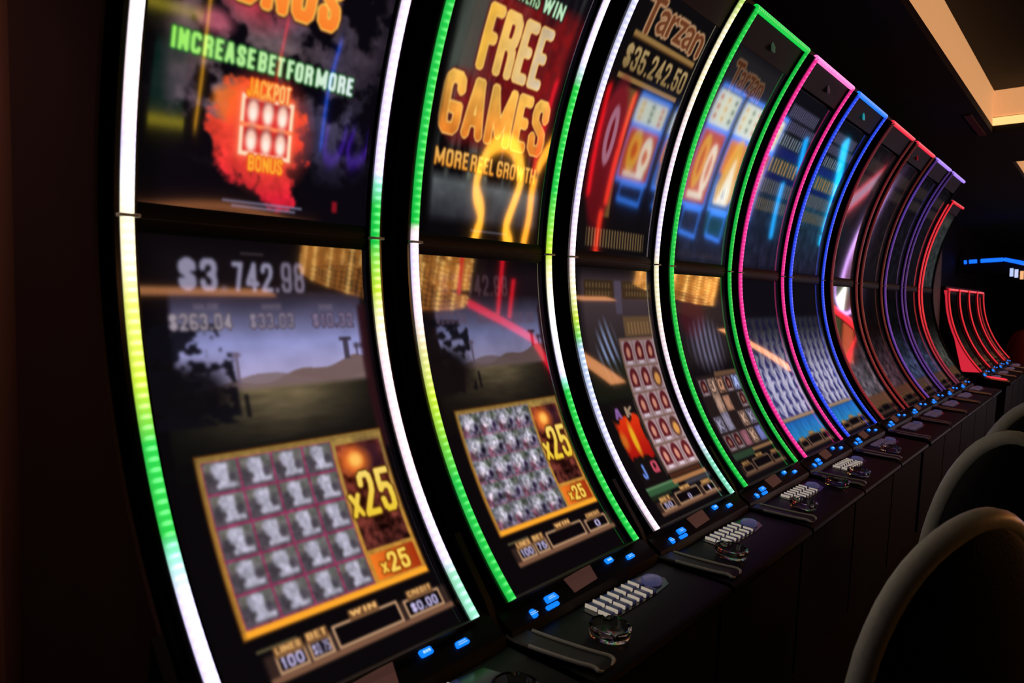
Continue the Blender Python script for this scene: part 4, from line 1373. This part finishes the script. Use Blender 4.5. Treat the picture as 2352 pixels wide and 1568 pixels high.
# ------------------------------------------------------------------ the row
WHT, LIL, WRM = (1.1, 1.1, 1.1), (1.0, .95, 1.14), (1.1, 1.05, 0.87)
PNK, GRN, YGR, TEA = (1.1, .98, 1.03), (0.02, 0.80, 0.27), (0.80, 0.93, 0.20), (0.55, 0.95, 0.80)
PINK, BLUE = (1.0, 0.16, 0.60), (0.10, 0.30, 1.0)
RED, DRED, PUR = (1.0, 0.10, 0.20), (0.42, 0.12, 0.14), (0.34, 0.16, 0.58)
B, T_ = S_BOT, S_TOP

def mx(i):
    return X0 + i * PITCH + (0.0 if i < 6 else 0.06)

L1 = [(B, LIL), (-.70, LIL), (-.62, TEA), (-.585, GRN), (-.42, GRN), (-.30, YGR), (-.16, (0.93, 0.95, 0.45)), (-.08, WRM), (.0, WRM), (.06, WHT), (.13, LIL), (.2, PNK), (.5, WHT), (T_, LIL)]
R1 = [(B, (0.62, 0.95, 0.82)), (-.83, (0.62, 0.93, 0.78)), (-.79, LIL), (-.50, PNK), (-.30, PNK), (-.22, WRM), (-.13, YGR), (-.05, (0.55, 0.9, 0.3)), (-.01, GRN), (.08, GRN), (.13, TEA), (.16, LIL), (T_, PNK)]
machine(mx(0), 'nearest slot machine, white and green edge lights, red jackpot explosion on its upper screen', paint_m1(560),
        (B, T_, L1, 1.5), (B, T_, R1, 1.35), ([(0, WHT), (.6, GRN)], 1.8, T_), spin=False, dots=.85, side=True)
L2 = [(B, GRN), (-.62, GRN), (-.53, (0.45, 0.85, 0.22)), (-.40, YGR), (-.28, (0.93, 0.90, 0.62)), (-.19, PNK), (-.05, LIL), (.025, PNK), (.05, GRN), (T_, GRN)]
R2 = [(B, GRN), (-.44, GRN), (-.41, TEA), (-.38, LIL), (-.2, WHT), (-.08, WRM), (.0, YGR), (.10, (0.5, 0.9, 0.3)), (.2, GRN), (.52, GRN), (.60, LIL), (T_, PNK)]
machine(mx(1), 'second slot machine, green edge lights, orange FREE GAMES words on its upper screen', paint_m2(500),
        (B, T_, L2, 1.25), (B, T_, R2, 1.3), ([(0, GRN), (.6, LIL)], 1.5, T_), dots=.6)
L3 = [(B, PNK), (-.7, LIL), (-.45, (0.82, 0.86, 1.0)), (-.31, (0.75, 0.85, 1.0)), (-.27, (0.45, 0.85, 0.4)), (-.2, YGR), (-.1, WRM), (.0, PNK), (.2, LIL), (T_, (0.85, 0.88, 1.0))]
R3 = [(B, TEA), (-.80, TEA), (-.7, LIL), (-.3, PNK), (-.16, WRM), (.0, WRM), (.08, LIL), (.5, PNK), (.7, WRM), (.9, WRM), (T_, (0.75, 0.95, 0.35))]
machine(mx(2), 'third slot machine, white edge lights, large gold jackpot amount and portraits on its reels', paint_m3(420),
        (B, T_, L3, 1.3), (B, T_, R3, 1.15), ([(0, GRN), (.35, (0.2, .85, .3)), (.58, YGR)], 1.3, T_))
G4 = [(B, GRN), (T_, GRN)]
machine(mx(3), 'fourth slot machine, all green edge lights and green top bar, mixed card symbols', paint_m4(360),
        (B, T_, G4, 1.15), (B, T_, G4, 1.0), ([(0, GRN), (.6, GRN)], 1.3, T_), dots=.45, mark=((0.30, 0.36, 0.32), .35, .27))
P5 = [(B, PINK), (T_, PINK)]
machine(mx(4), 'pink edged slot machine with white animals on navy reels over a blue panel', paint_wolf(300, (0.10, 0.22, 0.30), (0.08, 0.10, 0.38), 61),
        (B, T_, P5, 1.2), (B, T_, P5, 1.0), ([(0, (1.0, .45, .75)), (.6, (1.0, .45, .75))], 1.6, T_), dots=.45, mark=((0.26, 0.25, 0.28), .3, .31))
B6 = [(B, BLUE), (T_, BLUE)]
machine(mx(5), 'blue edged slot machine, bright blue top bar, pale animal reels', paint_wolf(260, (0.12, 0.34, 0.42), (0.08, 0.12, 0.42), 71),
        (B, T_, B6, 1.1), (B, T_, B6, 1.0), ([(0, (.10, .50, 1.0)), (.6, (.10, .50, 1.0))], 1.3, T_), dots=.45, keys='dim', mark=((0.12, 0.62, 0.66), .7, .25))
D7 = [(B, (0.62, .14, .16)), (-.3, (0.50, .16, .17)), (.3, DRED), (.6, (.50, .10, .14)), (T_, (.34, .12, .12))]
machine(mx(6), 'dim red edged slot machine just right of the blue edged one', paint_dim(200, 81, (0.10, 0.09, 0.11), (0.42, 0.38, 0.42)),
        (B, T_, D7, .85), (B, T_, D7, .8), ([(0, (1, .18, .28)), (.6, (1, .18, .28))], 1.1, T_), dots=.5, keys='dim')
machine(mx(7), 'second dim red edged slot machine, red top bar', paint_dim(200, 91, (0.09, 0.075, 0.09), (0.34, 0.24, 0.28)),
        (B, T_, D7, .6), (B, T_, D7, .45), ([(0, (1, .18, .28)), (.6, (1, .18, .28))], 1.1, T_), mark=((0.5, 0.08, 0.12), .6, .22), dots=.5, keys='dim')
P9 = [(B, (.46, .26, .74)), (-.4, (.42, .24, .70)), (.2, PUR), (.7, (.36, .22, .72)), (T_, (.30, .15, .50))]
machine(mx(8), 'first purple edged slot machine with a violet top bar', paint_dim(180, 95, (0.08, 0.075, 0.11), (0.24, 0.28, 0.40)),
        (B, T_, P9, .85), (B, T_, P9, .5), ([(0, (.66, .50, 1.0)), (.6, (.66, .50, 1.0))], 1.3, T_), dots=.6, keys='dim')
RR = [(B, (.45, .16, .30)), (-.55, (.75, .10, .20)), (-.2, RED), (T_, RED)]
machine(mx(9), 'second purple edged slot machine, last with a violet top bar, before the red strips', paint_dim(180, 97, (0.08, 0.07, 0.10), (0.22, 0.25, 0.36)),
        (B, T_, P9, .5), (B, .80, RR, .9), ([(0, (.66, .50, 1.0)), (.6, (.66, .50, 1.0))], 1.3, T_), dots=.6, keys='dim')

machine(mx(10), 'slot machine with a bright red left strip and grey screens, shorter than its neighbours', paint_dim(150, 99, (0.20, 0.22, 0.22), (0.30, 0.30, 0.28), .74),
        (B, .84, RR, 1.0), None, ([(0, RED), (.6, RED)], .9, .84), s_top=.84, header=.745, dots=.4, keys='dim')
# grey end panel closing the row
bm = bmesh.new()
box(bm, 8.59, 9.30, 1.47, 1.52, 0, 2.36, .01)
tag(link('end_panel', bm_mesh(bm, 'end_panel'), mat('grey_end_panel', (.26, .28, .28), .5, scale=9, var=.5)), 'dark grey upright panel between the long row and the low red-framed machines', 'panel')

# low red framed machines beyond the row
RF = [(B, RED), (.02, RED)]
XB2 = [9.41, 10.14, 10.87, 11.60]
LB2 = ['low red framed slot machine with a glowing red side, first of the far four', 'second of the far four low red framed slot machines',
       'third of the far four low red framed slot machines', 'last and farthest low red framed slot machine']
for i in range(4):
    _, lo = paint_dim(110, 110 + i, (0, 0, 0), (0.16, 0.12, 0.10))
    r = machine(XB2[i], LB2[i], (None, lo), (B, .02, RF, 1.0), (B, .02, RF, .9) if i == 3 else None, ([(0, RED), (.6, RED)], 1.0, .03),
                s_top=.03, header=None, dots=.2, keys='dim')
    r['group'] = 'low red framed machines'
    if i == 0:
        bm = bmesh.new()
        ap = arc_pts(B, .02, .0, 30)
        za, zb_ = ap[0][1], ap[-1][1]
        vs = []
        for y_, z_ in ap:
            yb2 = 1.25 - YB + (1.445 - 1.25) * (z_ - za) / (zb_ - za)
            vs.append([bm.verts.new((xx, yy, z_)) for xx in (-.076, -.0695) for yy in (y_, max(yb2, y_ + .02))])
        for a_, b_ in zip(vs[:-1], vs[1:]):
            for p_, q_ in ((0, 1), (1, 3), (3, 2), (2, 0)):
                bm.faces.new((a_[p_], a_[q_], b_[q_], b_[p_]))
        for e_ in (vs[0], vs[-1]):
            bm.faces.new((e_[0], e_[1], e_[3], e_[2]))
        m = mat('red_glowing_acrylic', (0.5, 0.06, 0.1), .4, emit=(0.86, 0.16, 0.24), strength=.9)
        link('side_panel', bm_mesh(bm, 'fin', False), m, r)
        m2 = mat('red_trim_glint', (0.5, 0.06, 0.1), .4, emit=(1.0, 0.20, 0.28), strength=1.2)  # glowing tubes stand in for red light reflected in the armrest trims
        for (ya, yb_) in ((1.02, .86), (.985, .83)):
            bm = bmesh.new()
            xx = -.06 if ya > 1 else -.135
            tube(bm, [(xx, ya - YB, .73), (xx + .02, yb_ - YB, .712)], .006, 8)
            link('trim_glint', bm_mesh(bm, 'trim_glint'), m2, r)

# ------------------------------------------------------------------ ashtrays on the decks
def mesh_ashtray():
    bm = bmesh.new()
    prof = [(.038, 0), (.047, .006), (.051, .018), (.051, .029), (.048, .032), (.043, .030), (.040, .020), (.036, .012), (.026, .0085), (.012, .008), (.001, .008)]
    lathe(bm, prof, 40)
    for v in bm.verts:
        a = math.atan2(v.co.y, v.co.x)
        r = math.hypot(v.co.x, v.co.y)
        if v.co.z > .026 and r > .04:
            q = (a / (2 * math.pi) * 4) % 1
            if abs(q - .5) < .055:
                v.co.z -= .006
    return bm_mesh(bm, 'ashtray')
ASH = [(0, .50, .893), (1, .140, .896), (2, .148, .899), (3, .142, .904), (4, -.068, .905), (4, .165, .888), (5, .16, .905)]
AL = ['clear glass ashtray at the bottom edge, before the nearest machine', 'largest fully visible clear glass ashtray, beside the second machine\'s key rows',
      'clear glass ashtray before the white-edged third machine', 'clear glass ashtray before the all-green fourth machine',
      'clear glass ashtray close to the armrest left of the pink-edged machine', 'clear glass ashtray under the key rows of the pink-edged machine',
      'clear glass ashtray before the blue-edged machine']
am = mesh_ashtray()
for (i, dx, y), lb in zip(ASH, AL):
    if i == 4 and dx < 0:
        dx, y = -.118, .905
    o = link('ashtray', am, GLASS)
    o.location = (mx(i) + dx, y, deck_z(y) + .0012)
    o.rotation_euler = (.0936, 0, 0)
    tag(o, lb, 'ashtray', 'glass ashtrays on the decks')

# ------------------------------------------------------------------ chairs
def chair(x, y, rz, label, top, leather, piping, W=.25, rec=.04, pw=2.1):
    t = empty('casino_chair', (x, y, 0), label, 'chair', 'casino chairs by the machines', rz)
    seat_h = .50
    bm = bmesh.new()
    lathe(bm, [(.24, 0), (.24, .012), (.20, .022), (.05, .035), (.032, .06), (.032, seat_h - .09), (.09, seat_h - .07), (.09, seat_h - .052)], 28)
    link('pedestal', bm_mesh(bm, 'pedestal'), BLACK_GLOSS, t)
    bm = bmesh.new()
    box(bm, -.21, .21, -.16, .20, seat_h - .05, seat_h + .05, .035)
    link('seat', bm_mesh(bm, 'seat'), leather, t)
    z0 = .56
    H = top - z0
    nu = 24
    VV = [0, .12, .24, .36, .48, .58, .67, .75, .82, .88, .93, .965, .985, .995, 1]
    def P(u, v, side):
        half = max(W * math.sqrt(max(0, 1 - v ** pw)), .012)
        xx = half * u
        th = .036 * math.sqrt(max(0, 1 - abs(u) ** 4)) * (1 - .45 * v ** 6)
        return (xx, -.17 - rec * v + .06 * (xx / W) ** 2 + side * th, z0 + H * v)
    gf, gb = [], []
    bm = bmesh.new()
    for i in range(nu + 1):
        u = -1 + 2 * i / nu
        gf.append([bm.verts.new(P(u, v, 1)) for v in VV])
        gb.append([bm.verts.new(P(u, v, -1)) for v in VV])
    nv = len(VV) - 1
    for i in range(nu):
        for j in range(nv):
            bm.faces.new((gf[i][j], gf[i + 1][j], gf[i + 1][j + 1], gf[i][j + 1]))
            bm.faces.new((gb[i][j], gb[i][j + 1], gb[i + 1][j + 1], gb[i + 1][j]))
        bm.faces.new((gf[i][0], gb[i][0], gb[i + 1][0], gf[i + 1][0]))
    bmesh.ops.remove_doubles(bm, verts=bm.verts, dist=.0008)
    bk = link('backrest', bm_mesh(bm, 'backrest'), leather, t)
    bm = bmesh.new()
    pts = [P(-1, v, 0) for v in VV] + [P(1, v, 0) for v in VV[::-1]]
    n = len(pts)
    tube(bm, pts, .025, 12)
    link('edge_trim', bm_mesh(bm, 'edge_trim'), piping, bk)
    bm = bmesh.new()
    box(bm, -.03, .03, -.20, -.12, seat_h - .07, z0 + .08, .01)
    link('back_bracket', bm_mesh(bm, 'bracket'), BLACK_SATIN, t)
    return t
chair(1.80, .335, -.521, 'black leather chair with a grey edge, nearest, in the lower right corner', 1.053, LEATHER, PIPING, .257, .01, 2.38)
chair(2.85, .24, -1.45, 'black chair with a grey edge at the right, behind the nearest chair', 1.083, LEATHER, PIPING, .228, .055, 1.65)
chair(3.66, .27, -1.2, 'third black chair along the row, its grey edge meeting the right border', 1.10, LEATHER, PIPING, .235, .05, 1.8)
chair(13.2, 1.03, -1.45, 'small red leather chair far off at the right edge', 1.12, RED_LEATHER, RED_LEATHER, .2, .06, 2.2)

# ------------------------------------------------------------------ far sign with blue neon
NEON = {}
def neon(name, col, g):
    if name not in NEON:
        NEON[name] = mat('neon_' + name, tuple(.4 * v for v in col), .3, emit=col, strength=g)
    return NEON[name]
t = empty('bar_sign', (16, 1.6, CZ + .6), 'far bar canopy edged with blue neon, screens beneath it', 'sign')
def loc(p):
    return (p[0] - 16, p[1] - 1.6, p[2] - (CZ + .6))
bl = [[(16, 2.17, CZ + .80), (16, 2.13, CZ + .805)], [(16, 2.09, CZ + .808), (16, 1.97, CZ + .815)], [(16, 1.91, CZ + .82), (16, 1.57, CZ + .835)],
      [(16, 1.54, CZ + .835), (15.6, 1.31, CZ + .765), (15.2, 1.05, CZ + .68)]]
for seg_ in bl:
    bm = bmesh.new()
    tube(bm, [loc(p) for p in seg_], .035, 8)
    link('neon_tube', bm_mesh(bm, 'neon_tube'), neon('sign_blue', (.08, .40, 1.0), 1.5), t)
bm = bmesh.new()
box(bm, .04, .25, -.7, .60, .0, .24)
link('canopy', bm_mesh(bm, 'canopy', False), BLACK_SATIN, t)
for k, (yy, zz, cc) in enumerate(((1.40, .60, (0.75, .82, 1.0)), (1.33, .58, (0.8, .84, 1.0)), (1.25, .55, (1.0, .72, .5)))):
    bm = bmesh.new()
    box(bm, -.4, -.37, yy - 1.6 - .025, yy - 1.6 + .025, zz - .6 - .08, zz - .6 + .06)
    link('screen', bm_mesh(bm, 'screen', False), neon('screen%d' % k, cc, 1.0), t)

# ------------------------------------------------------------------ across the aisle: what the curved glass mirrors
YA = -3.4
def az(z):
    return z + CZ
WTAB = mat('white_paytable', (.8, .8, .75), .4, emit=(.92, .95, .86), strength=6.0)
ART = [mat('art_yellow', (.8, .6, .2), .4, emit=(1.0, .74, .22), strength=5.0), mat('art_orange', (.8, .3, .1), .4, emit=(.95, .36, .12), strength=4.0),
       mat('art_blue', (.1, .3, .5), .4, emit=(.10, .40, .75), strength=4.0), mat('art_teal', (.1, .35, .3), .4, emit=(.08, .40, .32), strength=3.0), mat('art_white', (.8, .8, .8), .4, emit=(1, .96, .85), strength=6.0)]
NB = neon('frame_blue', (.22, .52, 1.0), 8.0)
for k in range(5):
    xa = 9.97 + 1.13 * k
    t = empty('slot_machine', (xa + .5, YA, 0), ['first upright machine outlined in blue neon across the aisle, mirrored in the third machine',
        'second upright machine outlined in blue neon across the aisle, mirrored in the third machine',
        'blue neon outlined slot machine mirrored at the left of the fourth machine\'s glass',
        'blue neon outlined slot machine mirrored at the right of the fourth machine\'s glass',
        'blue neon outlined slot machine mirrored in the pink-edged machine\'s glass'][k], 'slot machine', 'blue neon machines across the aisle')
    bm = bmesh.new()
    box(bm, -.52, .52, -.6, -.03, 0, 1.72, .03)
    link('cabinet', bm_mesh(bm, 'cabinet'), BLACK_SATIN, t)
    def A(z):
        return az(z if k > 1 else .60 * z - .045)
    def pane(nm, x0, x1, z0, z1, m, d=0.0):
        bm = bmesh.new()
        box(bm, x0, x1, -.035 + d, -.015 + d, A(z0), A(z1), .004)
        return link(nm, bm_mesh(bm, nm, False), m, t)
    ps = pane('lower_screen', -.44, .44, -.70, -.49, WTAB)
    for q in range(9):
        bm = bmesh.new()
        cx, cz = -.30 + .30 * (q % 3), -.655 + .06 * (q // 3)
        box(bm, cx - .05, cx + .05, -.016, -.011, A(cz - .016), A(cz + .016))
        link('symbol', bm_mesh(bm, 'symbol', False), [ART[0], ART[3], ART[1]][(q + k) % 3], ps)
    up = pane('upper_screen', -.44, .44, -.455, -.045, ART[2] if k % 2 else ART[1])
    if k % 2:
        bm = bmesh.new()
        box(bm, -.42, .42, -.018, -.013, A(-.45), A(-.24))
        link('painted_sky', bm_mesh(bm, 'sky', False), mat('art_gold%d' % k, (.8, .5, .2), .4, emit=(1.0, .58, .16), strength=4.5), up)
    if k % 2:
        for (pts, m) in (([(-.30, -.11), (.0, -.42), (.04, -.42), (.34, -.11)], ART[0]), ([(-.18, -.10), (.0, -.30), (.16, -.10)], ART[4])):
            bm = bmesh.new()
            tube(bm, [(a, -.012, A(b)) for a, b in pts], .065, 8)
            link('painted_figure', bm_mesh(bm, 'fig'), m, up)
    else:
        for (cx, cz, r_, m) in ((-.16, -.27, .13, ART[0]), (.20, -.24, .12, ART[4])):
            bm = bmesh.new()
            tube(bm, [(cx + r_ * math.cos(a * .524), -.012, A(cz + r_ * math.sin(a * .524))) for a in range(12)], .03, 8, True)
            link('painted_figure', bm_mesh(bm, 'fig'), m, up)
    bm = bmesh.new()
    box(bm, -.30, .30, -.014, -.009, A(-.095), A(-.06))
    link('number_strip', bm_mesh(bm, 'numbers', False), ART[4], up)
    for rect in ((-.46, .46, -.72, -.47), (-.46, .46, -.462, -.02)):
        bm = bmesh.new()
        a, b, c, d = rect
        tube(bm, [(a, 0, A(c)), (b, 0, A(c)), (b, 0, A(d)), (a, 0, A(d))], .011, 8, True)
        link('neon_frame', bm_mesh(bm, 'frame', False), NB, t)
    bm = bmesh.new()
    tube(bm, [(-.28, 0, A(.0)), (.40, 0, A(.0)), (.36, 0, A(.15)), (-.30, 0, A(.13))], .010, 8, True)
    link('neon_frame', bm_mesh(bm, 'frame', False), NB, t)

def neon_thing(name, label, paths, col, g, r=.03, group='neon signs across the aisle'):
    t = empty(name, (paths[0][0][0], paths[0][0][1], 0), label, 'neon light', group)
    ox, oy = paths[0][0][0], paths[0][0][1]
    for p in paths:
        bm = bmesh.new()
        q = spline(p, 6) if len(p) > 2 else p
        tube(bm, [(a - ox, b - oy, az(c)) for a, b, c in q], r, 8)
        link('neon_tube', bm_mesh(bm, 'tube'), neon('%d_%d_%d_%d' % tuple(int(v * 20) for v in col + (g,)), col, g), t)
    # board carrying the tubes
    X = [v[0] for p in paths for v in p]
    Z = [v[2] for p in paths for v in p]
    bm = bmesh.new()
    xm = (min(X) + max(X)) / 2 - ox
    box(bm, xm - .03, xm + .03, -.13, -.075, 0.0, az(max(Z)))
    for p in paths:
        pz = p[len(p) // 2]
        box(bm, min(xm, pz[0] - ox) - .01, max(xm, pz[0] - ox) + .01, -.13 + pz[1] - oy * 1 + 0, -.0 + pz[1] - oy, az(pz[2]) - .01, az(pz[2]) + .01)
    link('stand_board', bm_mesh(bm, 'board', False), BLACK_SATIN, t)
    return t
Y = YA
def yp(l, d=0.0):
    return [(a, Y + d, c) for a, c in l]
yarch = yp([(7.02, .30), (7.11, .20), (6.94, .11), (6.97, .02), (7.09, -.05), (7.29, -.08), (7.51, -.07), (7.69, -.01), (7.77, .06), (7.67, .17), (7.61, .24), (7.74, .30)])
neon_thing('neon_sign', 'yellow horseshoe neon tube mirrored in the second machine\'s upper screen', [yarch], (1.0, .68, .18), 22.0, .034)
neon_thing('neon_sign', 'yellow neon leg mirrored at the right edge of the second machine\'s upper screen', [yp([(8.02, .29), (8.07, .18), (8.04, .07), (8.10, -.04), (8.27, -.13)])], (1.0, .64, .17), 20.0, .034)
neon_thing('neon_sign', 'red neon lines beside the yellow horseshoe mirrored in the second machine', [yp([(7.83, -.35), (7.84, .02)], .12), yp([(8.0, -.60), (8.06, -.42)], .12)], (1.0, .06, .16), 9.0, .022)
neon_thing('neon_sign', 'tall red neon lines mirrored in the second machine\'s lower screen', [yp([(7.03, .73), (7.07, 1.16)], -.14), yp([(7.83, .72), (7.91, 1.36)], -.14), yp([(8.14, 1.0), (8.17, 1.40)], -.14)], (1.0, .06, .16), 8.0, .022)
neon_thing('neon_sign', 'yellow neon line mirrored at the left of the nearest machine\'s upper screen', [yp([(3.34, -.25), (3.36, -.05), (3.35, .09)])], (1.0, .70, .16), 9.0, .010)
neon_thing('neon_sign', 'thin red neon line mirrored above the jackpot words of the nearest machine', [yp([(4.07, -.25), (4.06, -.16), (4.05, -.08)])], (1.0, .05, .10), 9.0, .010)
neon_thing('neon_sign', 'blue and purple neon loops mirrored at the right of the nearest machine\'s upper screen',
           [yp([(4.66, -.24), (4.62, -.10), (4.63, .08)])], (.12, .38, 1.0), 8.0, .013)
neon_thing('neon_sign', 'two small violet neon loops mirrored at the right of the nearest machine\'s upper screen',
           [yp([(4.66, .01), (4.66, .09), (4.77, .105), (4.85, .07), (4.88, .01)], .03), yp([(4.98, .01), (4.93, .06), (4.97, .10), (5.09, .09), (5.19, .05), (5.18, .0)], .03)], (.36, .16, .85), 5.0, .014)
neon_thing('neon_sign', 'red neon line mirrored at the left of the third machine\'s upper screen', [yp([(9.14, -.45), (9.27, -.16), (9.36, .04)])], (1.0, .08, .14), 9.0, .022)
neon_thing('neon_sign', 'orange-red neon line mirrored beside the white pictures in the third machine', [yp([(9.84, -.46), (9.86, -.20), (9.88, .07)]), yp([(9.80, .10), (9.82, .32)])], (1.0, .22, .12), 9.0, .03)
neon_thing('neon_sign', 'cyan neon lines mirrored in the pink-edged machine\'s glass', [yp([(16.63, -.30), (16.92, .06)]), yp([(16.73, -.65), (17.15, -.43), (17.41, -.37), (17.55, -.04)], .03)], (.10, .66, 1.0), 7.0, .03)
neon_thing('neon_sign', 'cyan neon lines mirrored in the blue-edged machine\'s glass', [yp([(19.21, -.80), (20.24, -.38), (20.55, .03)]), yp([(20.30, -.50), (21.11, -.04)], .03)], (.10, .75, 1.0), 7.0, .05)
# red neon band running along a beam
t = empty('neon_beam', (7.15, Y, 0), 'long red neon tube rising to the ceiling, mirrored in the second machine\'s lower screen', 'neon light', 'neon signs across the aisle')
bm = bmesh.new()
k_ = .66
def sc(x, z, yy):
    return (x - 7.15, yy - Y, az(z))
tube(bm, [sc(6.15, 1.00, -2.55), sc(6.75, 1.13, -2.5), sc(7.05, 1.2, -2.3), sc(7.2, 1.36, -2.1), sc(7.25, 1.45, -1.9)], .028, 8)
link('neon_tube', bm_mesh(bm, 'tube'), neon('beam', (1.0, .08, .2), 8.0), t)

# crystal drum chandeliers
CRY = mat('amber_crystal', (.9, .7, .4), .2, emit=(1.0, .66, .26), strength=3.0)
CRYB = mat('bright_crystal', (.95, .8, .5), .2, emit=(1.0, .80, .45), strength=9.0)
BRASS = mat('brass_ring', (.6, .42, .18), .3, metal=1.0)
def mesh_strand(seed):
    rng = random.Random(seed)
    bm = bmesh.new()
    h = .46 + .08 * rng.random()
    n = 10
    for i in range(n):
        z = -.03 - h * i / n
        r = .034 * (.6 + .8 * rng.random())
        lathe(bm, [(.001, z + h / n * .45), (r, z), (.001, z - h / n * .45)], 6)
    return bm_mesh(bm, 'strand', False)
strands = [mesh_strand(q) for q in range(6)]
for k, (cx, cy, cr) in enumerate(((7.15, -5.0, 1.14), (16.0, -5.0, .90))):
    t = empty('chandelier', (cx, cy, CZ + 1.42), ['gold crystal drum chandelier mirrored in the two nearest machines', 'gold crystal drum chandelier mirrored in the third and fourth machines'][k], 'chandelier', 'crystal chandeliers')
    bm = bmesh.new()
    tube(bm, [(cr * math.cos(a * math.pi / 16), cr * math.sin(a * math.pi / 16), 0) for a in range(32)], .03, 8, True)
    link('ring', bm_mesh(bm, 'ring'), BRASS, t)
    bm = bmesh.new()
    tube(bm, [(0, 0, 0), (0, 0, .10)], .02, 8)
    tube(bm, [(-cr, 0, 0), (cr, 0, 0)], .012, 6)
    tube(bm, [(0, -cr, 0), (0, cr, 0)], .012, 6)
    link('stem', bm_mesh(bm, 'stem'), BRASS, t)
    for q in range(int(84 * cr)):
        a = q * 2 * math.pi / int(84 * cr)
        o = link('crystal_strand', strands[(q * 5 + k) % 6], CRYB if q % 4 == 1 else CRY, t)
        if len(o.data.materials):
            o.material_slots[0].link = 'OBJECT'
            o.material_slots[0].material = CRYB if q % 4 == 1 else CRY
        o.location = (cr * math.cos(a), cr * math.sin(a), 0)

# round wheel sign standing in the aisle
t = empty('wheel_sign', (14.0, -.80, 0), 'round game wheel sign with lilac rim, mirrored in the first dim red machine', 'sign')
def disc_wedge(r0, r1, a0, a1, x0, x1):
    bm = bmesh.new()
    n = 10
    ring = []
    for i in range(n + 1):
        a = a0 + (a1 - a0) * i / n
        ring.append((math.cos(a), math.sin(a)))
    for x in (x0, x1):
        pass
    va = [[bm.verts.new((x, r * c, az(.40) + r * s_)) for c, s_ in ring] for x in (x0, x1) for r in (r0, r1)]
    for i in range(n):
        bm.faces.new((va[0][i], va[0][i + 1], va[1][i + 1], va[1][i]))
        bm.faces.new((va[2][i], va[3][i], va[3][i + 1], va[2][i + 1]))
        bm.faces.new((va[1][i], va[1][i + 1], va[3][i + 1], va[3][i]))
        bm.faces.new((va[0][i], va[2][i], va[2][i + 1], va[0][i + 1]))
    for e in (0, n):
        bm.faces.new((va[0][e], va[1][e], va[3][e], va[2][e]))
    return bm_mesh(bm, 'wedge', False)
WC = [((.10, .42, .48), 1.6), ((.45, .20, .18), 1.4), ((.95, .95, .90), 5.0), ((.30, .36, .22), 1.4), ((.16, .40, .36), 1.6), ((.50, .25, .30), 1.4), ((.20, .30, .40), 1.4), ((.55, .45, .20), 1.6)]
for k, (cc, g) in enumerate(WC):
    link('wedge', disc_wedge(.02, .19, k * math.pi / 4 + .02, (k + 1) * math.pi / 4 - .02, -.03, 0), neon('wheel%d' % k, cc, g * 1.6), t)
for k in range(2):
    link('rim', disc_wedge(.19, .21, k * math.pi, (k + 1) * math.pi, -.04, .01), neon('lilac', (.86, .66, 1.0), 6.0), t)
bm = bmesh.new()
tube(bm, [(-.02, -.26, az(.62)), (-.02, .26, az(.62)), (-.02, .08, az(.93)), (-.02, -.08, az(.93))], .035, 8, True)
link('gable', bm_mesh(bm, 'gable'), neon('gable_red', (1.0, .16, .20), 5.0), t)
bm = bmesh.new()
box(bm, -.02, .0, -.18, -.02, az(.66), az(.88))
link('gable_panel', bm_mesh(bm, 'gp', False), neon('gable_green', (.25, .34, .20), 2.0), t)
bm = bmesh.new()
box(bm, -.02, .0, .02, .18, az(.66), az(.88))
link('gable_panel', bm_mesh(bm, 'gp', False), neon('gable_orange', (.85, .38, .24), 2.5), t)
bm = bmesh.new()
box(bm, -.03, .01, -.40, -.20, az(.098), az(.128), .005)
ws = link('screen', bm_mesh(bm, 'ws', False), neon('pale_screen', (.75, .66, .78), 2.5), t)
bm = bmesh.new()
tube(bm, [(-.035, -.41, az(.095)), (-.035, -.19, az(.095)), (-.035, -.19, az(.131)), (-.035, -.41, az(.131))], .003, 8, True)
link('screen_frame', bm_mesh(bm, 'wf', False), neon('gable_red', (1.0, .16, .20), 5.0), ws)
bm = bmesh.new()
box(bm, .012, .06, -.05, .05, 0, az(.62), .005)
box(bm, -.15, .2, -.2, .2, 0, .04, .01)
link('stand', bm_mesh(bm, 'stand', False), BLACK_SATIN, t)

# green lit sign with yellow bars across the aisle
t = empty('lit_sign', (3.11, Y, 0), 'green lit sign with yellow bars mirrored at the left of the nearest machine', 'sign')
bm = bmesh.new()
box(bm, -.13, .13, -.06, -.02, az(-.11), az(.07), .01)
link('lit_panel', bm_mesh(bm, 'panel'), neon('teal_panel', (.06, .36, .30), 2.2), t)
for x0_, x1_, z_ in ((-.14, .15, .085), (-.24, .21, -.19)):
    bm = bmesh.new()
    tube(bm, [(x0_, -.03, az(z_)), (x1_, -.03, az(z_ - .004))], .008, 8)
    link('neon_bar', bm_mesh(bm, 'bar'), neon('bar_yellow', (.95, .86, .22), 7.0), t)
bm = bmesh.new()
box(bm, -.10, .10, -.12, -.06, 0, az(.10), .01)
box(bm, -.02, .02, -.06, -.03, az(-.195), az(.09))
link('post', bm_mesh(bm, 'post'), BLACK_SATIN, t)

# warm light line along the rear wall
t = empty('cornice_light', (7.2, -8.95, 0), 'curved warm light line on the rear wall, mirrored low in the nearest upper screen', 'ceiling light')
bm = bmesh.new()
tube(bm, [(a - 7.2, .12, az(b)) for a, b in spline([(5.0, .48), (5.53, .45), (6.14, .40), (6.88, .37), (7.54, .395), (8.26, .455), (8.75, .48)], 6)], .030, 8)
link('light_line', bm_mesh(bm, 'line'), neon('cornice', (1.0, .62, .38), 4.5), t)
bm = bmesh.new()
box(bm, -2.3, 1.65, -.05, .09, az(.30), az(.55), .01)
link('backing', bm_mesh(bm, 'backing'), BLACK_SATIN, t)
